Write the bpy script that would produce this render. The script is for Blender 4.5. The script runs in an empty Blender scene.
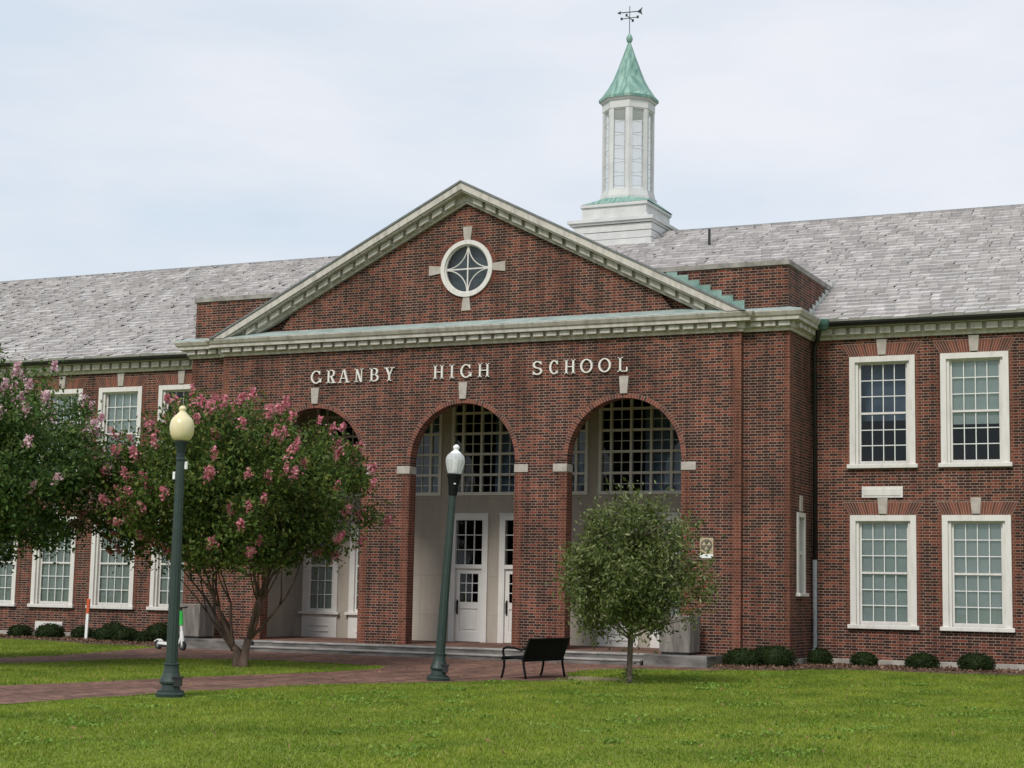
import bpy, bmesh, math, random
import numpy as np
from mathutils import Vector, Matrix

random.seed(7)
rng = np.random.default_rng(7)
scene = bpy.context.scene
COL = scene.collection
R = math.radians

# ------------------------------------------------------------------ camera
YAW, PITCH, ROLL, FPX = 0.4394, 0.1215, 0.0194, 1722.4
CAM = Vector((19.734, -39.066, 1.65))
fw = Vector((-math.sin(YAW)*math.cos(PITCH), math.cos(YAW)*math.cos(PITCH), math.sin(PITCH)))
rt0 = Vector((math.cos(YAW), math.sin(YAW), 0))
up0 = rt0.cross(fw)
rt = rt0*math.cos(ROLL) + up0*math.sin(ROLL)
up = -rt0*math.sin(ROLL) + up0*math.cos(ROLL)
cam = bpy.data.cameras.new('camera')
cam_o = bpy.data.objects.new('camera', cam)
COL.objects.link(cam_o)
cam_o.matrix_world = Matrix(((rt.x, up.x, -fw.x, CAM.x), (rt.y, up.y, -fw.y, CAM.y),
                             (rt.z, up.z, -fw.z, CAM.z), (0, 0, 0, 1)))
cam.sensor_width = 36.0
cam.lens = FPX/1024*36.0
cam.clip_start = 0.1
cam.clip_end = 3000
scene.camera = cam_o

# ------------------------------------------------------------------ light
SUN_EL, SUN_AZ = R(45), R(183)          # azimuth: compass style, clockwise from +Y
w = bpy.data.worlds.new('World'); scene.world = w
w.use_nodes = True
nt = w.node_tree; nt.nodes.clear()
def nn(t, ty, **kw):
    n = t.nodes.new(ty)
    for k, v in kw.items():
        if k in n.bl_rna.properties and not k.startswith('i_'): setattr(n, k, v)
    return n
out = nn(nt, 'ShaderNodeOutputWorld'); bg = nn(nt, 'ShaderNodeBackground')
bg.inputs['Strength'].default_value = 0.1
sky = nn(nt, 'ShaderNodeTexSky', sky_type='NISHITA')
sky.sun_disc = False; sky.sun_elevation = SUN_EL; sky.sun_rotation = SUN_AZ
tc = nn(nt, 'ShaderNodeTexCoord')
mp = nn(nt, 'ShaderNodeMapping'); mp.inputs['Scale'].default_value = (1.6, 1.6, 5.5)
mp.inputs['Location'].default_value = (0.3, 1.2, 0.25)
no = nn(nt, 'ShaderNodeTexNoise'); no.inputs['Scale'].default_value = 1.7
no.inputs['Detail'].default_value = 7; no.inputs['Roughness'].default_value = 0.55
ramp = nn(nt, 'ShaderNodeValToRGB')
ramp.color_ramp.elements[0].position = 0.33; ramp.color_ramp.elements[0].color = (0.63, 0.735, 0.845, 1)
ramp.color_ramp.elements[1].position = 0.66; ramp.color_ramp.elements[1].color = (0.865, 0.875, 0.925, 1)
mul = nn(nt, 'ShaderNodeVectorMath', operation='SCALE'); mul.inputs['Scale'].default_value = 7.9
mix = nn(nt, 'ShaderNodeMix', data_type='RGBA'); mix.inputs['Factor'].default_value = 0.93
L = nt.links.new
L(tc.outputs['Generated'], mp.inputs['Vector']); L(mp.outputs['Vector'], no.inputs['Vector'])
L(no.outputs['Fac'], ramp.inputs['Fac']); L(ramp.outputs['Color'], mul.inputs[0])
L(sky.outputs['Color'], mix.inputs[6]); L(mul.outputs['Vector'], mix.inputs[7])
L(mix.outputs[2], bg.inputs['Color']); L(bg.outputs['Background'], out.inputs['Surface'])

sl = bpy.data.lights.new('sun', 'SUN'); sl.energy = 1.95; sl.angle = R(16); sl.color = (1, 0.965, 0.91)
so = bpy.data.objects.new('sun', sl); COL.objects.link(so)
sdir = Vector((math.sin(SUN_AZ)*math.cos(SUN_EL), math.cos(SUN_AZ)*math.cos(SUN_EL), math.sin(SUN_EL)))
so.rotation_euler = sdir.to_track_quat('Z', 'Y').to_euler()
so.location = sdir*80
vs = scene.view_settings
vs.view_transform = 'Standard'; vs.look = 'None'; vs.exposure = 0.38; vs.gamma = 1.0
vs.use_curve_mapping = False
scene.cycles.max_bounces = 8
scene.cycles.transparent_max_bounces = 16
scene.cycles.sample_clamp_indirect = 4

# ------------------------------------------------------------------ materials
def new_mat(name):
    m = bpy.data.materials.new(name); m.use_nodes = True
    t = m.node_tree; b = t.nodes['Principled BSDF']
    return m, t, b
def noise_col(t, b, c1, c2, scale=3.0, detail=5, rough=0.6, coord='UV', stretch=(1, 1, 1), lo=0.35, hi=0.65):
    tcn = nn(t, 'ShaderNodeTexCoord'); mpn = nn(t, 'ShaderNodeMapping')
    mpn.inputs['Scale'].default_value = stretch
    n = nn(t, 'ShaderNodeTexNoise'); n.inputs['Scale'].default_value = scale
    n.inputs['Detail'].default_value = detail; n.inputs['Roughness'].default_value = rough
    r = nn(t, 'ShaderNodeValToRGB')
    r.color_ramp.elements[0].position = lo; r.color_ramp.elements[0].color = (*c1, 1)
    r.color_ramp.elements[1].position = hi; r.color_ramp.elements[1].color = (*c2, 1)
    l = t.links.new
    l(tcn.outputs[coord], mpn.inputs['Vector']); l(mpn.outputs['Vector'], n.inputs['Vector'])
    l(n.outputs['Fac'], r.inputs['Fac'])
    return r.outputs['Color'], n.outputs['Fac']
def simple(name, c1, c2=None, rough=0.7, scale=4.0, metal=0.0, bump=0.0, spec=None, stretch=(1, 1, 1), coord='UV', lo=.35, hi=.65):
    m, t, b = new_mat(name)
    if c2 is None: c2 = tuple(x*1.12 for x in c1)
    c, f = noise_col(t, b, c1, c2, scale, coord=coord, stretch=stretch, lo=lo, hi=hi)
    t.links.new(c, b.inputs['Base Color'])
    b.inputs['Roughness'].default_value = rough; b.inputs['Metallic'].default_value = metal
    if spec is not None: b.inputs['Specular IOR Level'].default_value = spec
    if bump:
        bp = nn(t, 'ShaderNodeBump'); bp.inputs['Strength'].default_value = bump; bp.inputs['Distance'].default_value = 0.02
        t.links.new(f, bp.inputs['Height']); t.links.new(bp.outputs['Normal'], b.inputs['Normal'])
    return m

def brick_material(name, dark_share, c_dark, c_mid, c_red, mortar, paving=False):
    """Flemish bond from UV metres: stretcher, header, stretcher ... shifted every other course."""
    m, t, b = new_mat(name); l = t.links.new
    def M(op, a, bb=None, c=None):
        n = nn(t, 'ShaderNodeMath', operation=op)
        for i, v in enumerate((a, bb, c)):
            if v is None: continue
            if isinstance(v, (int, float)): n.inputs[i].default_value = v
            else: l(v, n.inputs[i])
        return n.outputs[0]
    tcn = nn(t, 'ShaderNodeTexCoord'); sp = nn(t, 'ShaderNodeSeparateXYZ'); l(tcn.outputs['UV'], sp.inputs[0])
    ch = 0.1 if paving else 0.0677
    mw = 0.006 if paving else 0.0135
    per = 0.32
    u = M('ADD', sp.outputs[0], 200.0); v = M('ADD', sp.outputs[1], 200.0)
    vr = M('DIVIDE', v, ch); row = M('FLOOR', vr); vf = M('MULTIPLY', M('SUBTRACT', vr, row), ch)
    odd = M('MODULO', row, 2.0)
    u2 = M('DIVIDE', M('ADD', u, M('MULTIPLY', odd, per*0.5)), per)
    cc = M('FLOOR', u2); f = M('SUBTRACT', u2, cc)
    ish = M('GREATER_THAN', f, 0.66)
    lu = M('MULTIPLY', M('SUBTRACT', f, M('MULTIPLY', ish, 0.66)), per)
    mort = M('MAXIMUM', M('LESS_THAN', lu, mw*0.85), M('LESS_THAN', vf, mw))
    bid = M('ADD', M('MULTIPLY', cc, 2.0), ish)
    cb = nn(t, 'ShaderNodeCombineXYZ'); l(bid, cb.inputs[0]); l(row, cb.inputs[1])
    wn = nn(t, 'ShaderNodeTexWhiteNoise', noise_dimensions='2D'); l(cb.outputs[0], wn.inputs['Vector'])
    val = M('SUBTRACT', wn.outputs['Value'], M('MULTIPLY', ish, 0.0 if paving else 0.22))
    rp = nn(t, 'ShaderNodeValToRGB'); cr = rp.color_ramp
    cr.elements[0].position = max(0, dark_share-0.12); cr.elements[0].color = (*c_dark, 1)
    cr.elements[1].position = 1.0; cr.elements[1].color = (*c_red, 1)
    e = cr.elements.new(min(.99, dark_share+0.12)); e.color = (*c_mid, 1)
    l(val, rp.inputs['Fac'])
    # mortar over brick
    mx = nn(t, 'ShaderNodeMix', data_type='RGBA'); l(mort, mx.inputs['Factor']); l(rp.outputs['Color'], mx.inputs[6])
    mx.inputs[7].default_value = (*mortar, 1)
    # broad weathering patches
    n = nn(t, 'ShaderNodeTexNoise'); n.inputs['Scale'].default_value = 0.55; n.inputs['Detail'].default_value = 6
    l(tcn.outputs['UV'], n.inputs['Vector'])
    mr = nn(t, 'ShaderNodeMapRange'); mr.inputs[1].default_value = .3; mr.inputs[2].default_value = .7
    mr.inputs[3].default_value = 0.74; mr.inputs[4].default_value = 1.2
    l(n.outputs['Fac'], mr.inputs[0])
    mpw = nn(t, 'ShaderNodeMapping'); mpw.inputs['Scale'].default_value = (1.6, .22, 1); l(tcn.outputs['UV'], mpw.inputs[0])
    n2 = nn(t, 'ShaderNodeTexNoise'); n2.inputs['Scale'].default_value = 1.6; n2.inputs['Detail'].default_value = 7; n2.inputs['Roughness'].default_value = .65; l(mpw.outputs[0], n2.inputs['Vector'])
    mr2 = nn(t, 'ShaderNodeMapRange'); mr2.inputs[1].default_value = .34; mr2.inputs[2].default_value = .60; mr2.inputs[3].default_value = .58; mr2.inputs[4].default_value = 1.06
    l(n2.outputs['Fac'], mr2.inputs[0])
    wear = M('MULTIPLY', mr.outputs[0], mr2.outputs[0])
    vm = nn(t, 'ShaderNodeVectorMath', operation='SCALE'); l(mx.outputs[2], vm.inputs[0]); l(wear, vm.inputs['Scale'])
    l(vm.outputs[0], b.inputs['Base Color'])
    b.inputs['Roughness'].default_value = 0.85
    b.inputs['Specular IOR Level'].default_value = 0.25
    bp = nn(t, 'ShaderNodeBump'); bp.inputs['Strength'].default_value = 0.6; bp.inputs['Distance'].default_value = 0.006
    l(M('SUBTRACT', 1.0, mort), bp.inputs['Height']); l(bp.outputs['Normal'], b.inputs['Normal'])
    return m

MAT = {}
MAT['brick'] = brick_material('brick_wall', 0.50, (0.040, 0.0145, 0.0115), (0.116, 0.029, 0.018), (0.196, 0.050, 0.029), (0.315, 0.228, 0.172))
MAT['brick_red'] = brick_material('red_quoin_brick', 0.04, (0.085, 0.025, 0.016), (0.140, 0.039, 0.023), (0.19, 0.056, 0.032), (0.26, 0.175, 0.13))
MAT['paving'] = brick_material('brick_paving', 0.35, (0.12, 0.064, 0.048), (0.195, 0.10, 0.074), (0.255, 0.135, 0.098), (0.19, 0.145, 0.11), paving=True)
m, t, b = new_mat('soldier_brick')
g = nn(t, 'ShaderNodeNewGeometry'); r = nn(t, 'ShaderNodeValToRGB'); cr = r.color_ramp
cr.elements[0].position = 0; cr.elements[0].color = (0.050, 0.019, 0.014, 1); cr.elements[1].position = 1; cr.elements[1].color = (0.20, 0.058, 0.033, 1)
e = cr.elements.new(.4); e.color = (0.135, 0.038, 0.023, 1)
t.links.new(g.outputs['Random Per Island'], r.inputs['Fac']); t.links.new(r.outputs['Color'], b.inputs['Base Color']); b.inputs['Roughness'].default_value = .85
MAT['soldier'] = m
MAT['mortar'] = simple('mortar', (0.27, 0.20, 0.155), (0.36, 0.28, 0.22), 0.9, 6)
MAT['limestone'] = simple('limestone', (0.34, 0.30, 0.26), (0.45, 0.405, 0.355), 0.8, 5)
MAT['white'] = simple('white_paint', (0.55, 0.515, 0.475), (0.665, 0.635, 0.595), 0.5, 2.2, stretch=(4, .7, 1), lo=.28, hi=.52)
MAT['door_white'] = simple('door_paint', (0.66, 0.635, 0.60), (0.72, 0.695, 0.66), 0.45, 3)
MAT['muntin'] = simple('muntin_paint', (0.66, 0.66, 0.63), (0.74, 0.74, 0.71), 0.5, 3)
MAT['cornice'] = simple('cornice_paint', (0.33, 0.30, 0.265), (0.54, 0.50, 0.45), 0.65, 2.2, stretch=(3, .9, 1), lo=.28, hi=.56)
MAT['porch_frame'] = simple('porch_frame_paint', (0.66, 0.63, 0.57), (0.74, 0.71, 0.65), 0.55, 3)
MAT['copper'] = simple('verdigris_copper', (0.085, 0.20, 0.165), (0.29, 0.44, 0.38), 0.7, 2.5, stretch=(4, .7, 1))
MAT['copper_steps'] = simple('weathered_copper_steps', (0.12, 0.22, 0.185), (0.25, 0.37, 0.32), 0.7, 3)
MAT['pale_lead'] = simple('pale_lead', (0.40, 0.43, 0.42), (0.52, 0.55, 0.53), 0.5, 3)
MAT['copper_head'] = simple('dark_copper_head', (0.045, 0.11, 0.09), (0.10, 0.20, 0.17), 0.6, 5)
MAT['copper_dark'] = simple('dull_copper_flashing', (0.24, 0.31, 0.29), (0.38, 0.45, 0.42), 0.6, 2)
MAT['black_metal'] = simple('black_metal', (0.012, 0.012, 0.013), (0.02, 0.02, 0.02), 0.45, 5)
MAT['bench_black'] = simple('bench_enamel', (0.006, 0.007, 0.007), (0.010, 0.011, 0.011), 0.75, 5, spec=.12)
MAT['galvanised'] = simple('grey_downpipe', (0.13, 0.14, 0.145), (0.20, 0.21, 0.215), 0.8, 5)
MAT['coping_stone'] = simple('weathered_coping', (0.17, 0.155, 0.14), (0.34, 0.315, 0.285), 0.85, 3)
MAT['concrete'] = simple('concrete', (0.24, 0.22, 0.19), (0.40, 0.37, 0.32), 0.9, 3, bump=0.3)
MAT['granite'] = simple('weathered_granite', (0.10, 0.09, 0.08), (0.25, 0.225, 0.20), 0.85, 2.2, bump=0.4, stretch=(2.5, .5, 1))
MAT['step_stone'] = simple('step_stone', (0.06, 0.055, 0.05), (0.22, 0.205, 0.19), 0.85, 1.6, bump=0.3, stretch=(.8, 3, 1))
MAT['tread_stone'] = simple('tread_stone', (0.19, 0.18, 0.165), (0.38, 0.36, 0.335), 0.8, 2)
MAT['siding'] = simple('white_siding', (0.50, 0.50, 0.49), (0.60, 0.60, 0.585), 0.55, 2)
MAT['dark_room'] = simple('dark_interior', (0.05, 0.047, 0.045), (0.07, 0.066, 0.06), 0.9, 1)
MAT['sky_sheen_grey'] = simple('sky_sheen_grey', (0.20, 0.225, 0.25), (0.25, 0.28, 0.31), 0.9, 2)  # grey tone stands in for sky mirrored by the round pane
MAT['ceiling'] = simple('porch_ceiling', (0.58, 0.54, 0.48), (0.64, 0.60, 0.54), 0.9, 1)
MAT['blind'] = simple('roller_blind', (0.66, 0.71, 0.68), (0.74, 0.78, 0.75), 0.9, 2)
MAT['blue_sheen_board'] = simple('painted_blue_sheen', (0.16, 0.21, 0.30), (0.30, 0.37, 0.50), 0.9, 1.2)  # bluish light in window glass, painted as the colour of added boards
MAT['curtain'] = simple('window_curtain', (0.46, 0.50, 0.45), (0.70, 0.73, 0.68), 0.9, 5, stretch=(2.5, .15, 1))
MAT['pole_green'] = simple('green_enamel', (0.016, 0.032, 0.027), (0.024, 0.042, 0.035), 0.45, 6)
MAT['pole_dark'] = simple('dark_capital_enamel', (0.010, 0.020, 0.022), (0.016, 0.030, 0.03), 0.4, 6)
MAT['globe_yellow'] = simple('yellowed_globe', (0.68, 0.58, 0.33), (0.75, 0.66, 0.42), 0.3, 3)
MAT['rubber'] = simple('black_rubber', (0.012, 0.012, 0.012), None, 0.8)
MAT['scooter_green'] = simple('scooter_green', (0.03, 0.42, 0.06), (0.04, 0.5, 0.08), 0.4)
MAT['orange'] = simple('orange_plastic', (0.50, 0.075, 0.02), (0.60, 0.10, 0.03), 0.5)
MAT['plastic_white'] = simple('white_plastic', (0.74, 0.74, 0.72), None, 0.4)
MAT['bark_pink'] = simple('smooth_brown_bark', (0.050, 0.030, 0.022), (0.135, 0.085, 0.06), 0.8, 3, stretch=(3, 3, .6), coord='Object')
MAT['bark_grey'] = simple('grey_brown_bark', (0.075, 0.055, 0.042), (0.16, 0.125, 0.095), 0.9, 4, stretch=(4, 4, .8), coord='Object')
MAT['mulch'] = simple('bark_mulch', (0.035, 0.022, 0.016), (0.17, 0.105, 0.075), 0.95, 14, bump=0.8, coord='Object')
MAT['sign_tan'] = simple('faded_sign_tan', (0.38, 0.31, 0.19), (0.50, 0.42, 0.28), 0.6, 9)
MAT['sign_dark'] = simple('faded_sign_black', (0.09, 0.07, 0.05), (0.15, 0.12, 0.09), 0.6, 9)
MAT['soil'] = simple('bare_soil', (0.20, 0.145, 0.09), (0.32, 0.25, 0.17), 0.95, 8, coord='Object')

# stone panel wall with thin joints
m, t, b = new_mat('stone_panel')
bt = nn(t, 'ShaderNodeTexBrick'); bt.offset = 0.0
bt.inputs['Scale'].default_value = 1; bt.inputs['Brick Width'].default_value = 1.47; bt.inputs['Row Height'].default_value = 1.06
bt.inputs['Mortar Size'].default_value = 0.007
bt.inputs['Color1'].default_value = (0.405, 0.355, 0.30, 1); bt.inputs['Color2'].default_value = (0.43, 0.38, 0.32, 1); bt.inputs['Mortar'].default_value = (0.33, 0.285, 0.235, 1)
tcn = nn(t, 'ShaderNodeTexCoord'); t.links.new(tcn.outputs['UV'], bt.inputs['Vector'])
c, f = noise_col(t, b, (0.86, 0.86, 0.86), (1.05, 1.05, 1.05), 1.3, stretch=(1.5, .5, 1))
vmm = nn(t, 'ShaderNodeVectorMath', operation='MULTIPLY')
t.links.new(bt.outputs['Color'], vmm.inputs[0]); t.links.new(c, vmm.inputs[1]); t.links.new(vmm.outputs[0], b.inputs['Base Color'])
b.inputs['Roughness'].default_value = 0.85
MAT['stone_panel'] = m

# slates: random per island
m, t, b = new_mat('slate')
g = nn(t, 'ShaderNodeNewGeometry'); r = nn(t, 'ShaderNodeValToRGB'); cr = r.color_ramp
cr.elements[0].position = 0; cr.elements[0].color = (0.41, 0.388, 0.385, 1)
cr.elements[1].position = 1; cr.elements[1].color = (0.60, 0.57, 0.56, 1)
e = cr.elements.new(.55); e.color = (0.49, 0.465, 0.46, 1)
t.links.new(g.outputs['Random Per Island'], r.inputs['Fac']); t.links.new(r.outputs['Color'], b.inputs['Base Color'])
b.inputs['Roughness'].default_value = 0.32
MAT['slate'] = m
MAT['slate_plain'] = simple('slate_underlay', (0.10, 0.097, 0.10), (0.20, 0.19, 0.195), 0.6, 6)

# window glass: mirror-ish film over clear pane
def glass(name, tint, base, ior=1.5, rough=0.02):
    m, t, b = new_mat(name)
    t.nodes.remove(b)
    o = t.nodes['Material Output']
    tr = nn(t, 'ShaderNodeBsdfTransparent'); tr.inputs['Color'].default_value = (*tint, 1)
    gl = nn(t, 'ShaderNodeBsdfGlossy'); gl.inputs['Roughness'].default_value = rough
    fr = nn(t, 'ShaderNodeFresnel'); fr.inputs['IOR'].default_value = ior
    ad = nn(t, 'ShaderNodeMath', operation='ADD'); ad.inputs[1].default_value = base; ad.use_clamp = True
    n = nn(t, 'ShaderNodeTexNoise'); n.inputs['Scale'].default_value = 1.7
    tcn = nn(t, 'ShaderNodeTexCoord'); t.links.new(tcn.outputs['UV'], n.inputs['Vector'])
    bp = nn(t, 'ShaderNodeBump'); bp.inputs['Strength'].default_value = 0.10; bp.inputs['Distance'].default_value = 0.02
    t.links.new(n.outputs['Fac'], bp.inputs['Height']); t.links.new(bp.outputs['Normal'], gl.inputs['Normal'])
    mx = nn(t, 'ShaderNodeMixShader')
    t.links.new(fr.outputs[0], ad.inputs[0]); t.links.new(ad.outputs[0], mx.inputs[0])
    t.links.new(tr.outputs[0], mx.inputs[1]); t.links.new(gl.outputs[0], mx.inputs[2]); t.links.new(mx.outputs[0], o.inputs['Surface'])
    return m
MAT['glass'] = glass('window_glass', (0.80, 0.85, 0.86), 0.0)
m, t, b = new_mat('lantern_glass')
b.inputs['Base Color'].default_value = (0.82, 0.85, 0.86, 1); b.inputs['Roughness'].default_value = 0.2
tr = nn(t, 'ShaderNodeBsdfTranslucent'); tr.inputs['Color'].default_value = (.86, .88, .88, 1)
tp = nn(t, 'ShaderNodeBsdfTransparent'); mx = nn(t, 'ShaderNodeMixShader'); mx.inputs[0].default_value = .5; mx2 = nn(t, 'ShaderNodeMixShader'); mx2.inputs[0].default_value = .64
t.links.new(b.outputs[0], mx.inputs[1]); t.links.new(tr.outputs[0], mx.inputs[2]); t.links.new(mx.outputs[0], mx2.inputs[1]); t.links.new(tp.outputs[0], mx2.inputs[2])
t.links.new(mx2.outputs[0], t.nodes['Material Output'].inputs['Surface'])
MAT['lantern_glass'] = m
m, t, b = new_mat('frosted_globe')
b.inputs['Base Color'].default_value = (0.80, 0.81, 0.82, 1); b.inputs['Roughness'].default_value = 0.25
tr = nn(t, 'ShaderNodeBsdfTransparent'); mx = nn(t, 'ShaderNodeMixShader'); mx.inputs[0].default_value = 0.46
t.links.new(b.outputs[0], mx.inputs[1]); t.links.new(tr.outputs[0], mx.inputs[2]); t.links.new(mx.outputs[0], t.nodes['Material Output'].inputs['Surface'])
MAT['globe_clear'] = m

# leaves: colour per leaf, some light through them
def leaf_mat(name, cols, trans=0.30, rough=0.5, spec=0.18):
    m, t, b = new_mat(name)
    g = nn(t, 'ShaderNodeNewGeometry'); r = nn(t, 'ShaderNodeValToRGB'); cr = r.color_ramp
    n = len(cols)
    cr.elements[0].position = 0; cr.elements[0].color = (*cols[0], 1)
    cr.elements[1].position = 1; cr.elements[1].color = (*cols[-1], 1)
    for i in range(1, n-1):
        e = cr.elements.new(i/(n-1)); e.color = (*cols[i], 1)
    t.links.new(g.outputs['Random Per Island'], r.inputs['Fac']); t.links.new(r.outputs['Color'], b.inputs['Base Color'])
    b.inputs['Roughness'].default_value = rough; b.inputs['Specular IOR Level'].default_value = spec
    tl = nn(t, 'ShaderNodeBsdfTranslucent'); t.links.new(r.outputs['Color'], tl.inputs['Color'])
    mx = nn(t, 'ShaderNodeMixShader'); mx.inputs[0].default_value = trans
    o = t.nodes['Material Output']
    t.links.new(b.outputs[0], mx.inputs[1]); t.links.new(tl.outputs[0], mx.inputs[2]); t.links.new(mx.outputs[0], o.inputs['Surface'])
    return m
MAT['leaf_myrtle'] = leaf_mat('myrtle_leaf', [(0.026, 0.052, 0.013), (0.066, 0.116, 0.022), (0.115, 0.170, 0.034), (0.050, 0.090, 0.018), (0.21, 0.215, 0.05)])
MAT['leaf_fresh'] = leaf_mat('fresh_myrtle_leaf', [(0.026, 0.058, 0.016), (0.060, 0.120, 0.026), (0.105, 0.175, 0.040), (0.048, 0.095, 0.022), (0.19, 0.22, 0.07)])
MAT['leaf_young'] = leaf_mat('young_tree_leaf', [(0.036, 0.060, 0.014), (0.105, 0.142, 0.034), (0.165, 0.200, 0.058), (0.074, 0.108, 0.022), (0.33, 0.34, 0.16)], spec=0.32, rough=.42)
MAT['leaf_box'] = leaf_mat('boxwood_leaf', [(0.010, 0.019, 0.007), (0.020, 0.034, 0.011), (0.034, 0.050, 0.015)], trans=.15, spec=.06)
MAT['petal_pink'] = leaf_mat('pink_petal', [(0.56, 0.14, 0.20), (0.74, 0.25, 0.34), (0.82, 0.40, 0.45), (0.52, 0.17, 0.18), (0.60, 0.32, 0.26)], trans=.35, spec=.2)
MAT['petal_pale'] = leaf_mat('pale_pink_petal', [(0.60, 0.30, 0.38), (0.76, 0.50, 0.56), (0.84, 0.68, 0.70)], trans=.35, spec=.2)
MAT['grass_blade'] = leaf_mat('grass_blade', [(0.118, 0.195, 0.020), (0.195, 0.300, 0.030), (0.255, 0.350, 0.044), (0.215, 0.320, 0.038), (0.38, 0.39, 0.13)], trans=.32, spec=.10)

t = MAT['grass_blade'].node_tree
rp_ = [n for n in t.nodes if n.type == 'VALTORGB'][0]
tcn = nn(t, 'ShaderNodeTexCoord'); mpn = nn(t, 'ShaderNodeMapping'); mpn.inputs['Scale'].default_value = (1, .55, 1)
n1 = nn(t, 'ShaderNodeTexNoise'); n1.inputs['Scale'].default_value = .8; n1.inputs['Detail'].default_value = 8; n1.inputs['Roughness'].default_value = .72
r1 = nn(t, 'ShaderNodeValToRGB'); r1.color_ramp.elements[0].position = .36; r1.color_ramp.elements[0].color = (.56, .62, .60, 1)
r1.color_ramp.elements[1].position = .68; r1.color_ramp.elements[1].color = (1.30, 1.10, 1.15, 1)
vm = nn(t, 'ShaderNodeVectorMath', operation='MULTIPLY')
t.links.new(tcn.outputs['Object'], mpn.inputs[0]); t.links.new(mpn.outputs[0], n1.inputs['Vector']); t.links.new(n1.outputs['Fac'], r1.inputs['Fac'])
t.links.new(rp_.outputs['Color'], vm.inputs[0]); t.links.new(r1.outputs['Color'], vm.inputs[1])
for lk in list(t.links):
    if lk.from_node == rp_ and lk.to_node != vm:
        sk_ = lk.to_socket; t.links.remove(lk); t.links.new(vm.outputs[0], sk_)
# lawn soil/thatch with mown mottling
m, t, b = new_mat('lawn')
c, f = noise_col(t, b, (0.10, 0.155, 0.02), (0.22, 0.27, 0.04), 0.9, 8, 0.7, coord='Object', lo=.3, hi=.7)
t.links.new(c, b.inputs['Base Color']); b.inputs['Roughness'].default_value = 0.9
b.inputs['Specular IOR Level'].default_value = 0.1
MAT['lawn'] = m

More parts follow.
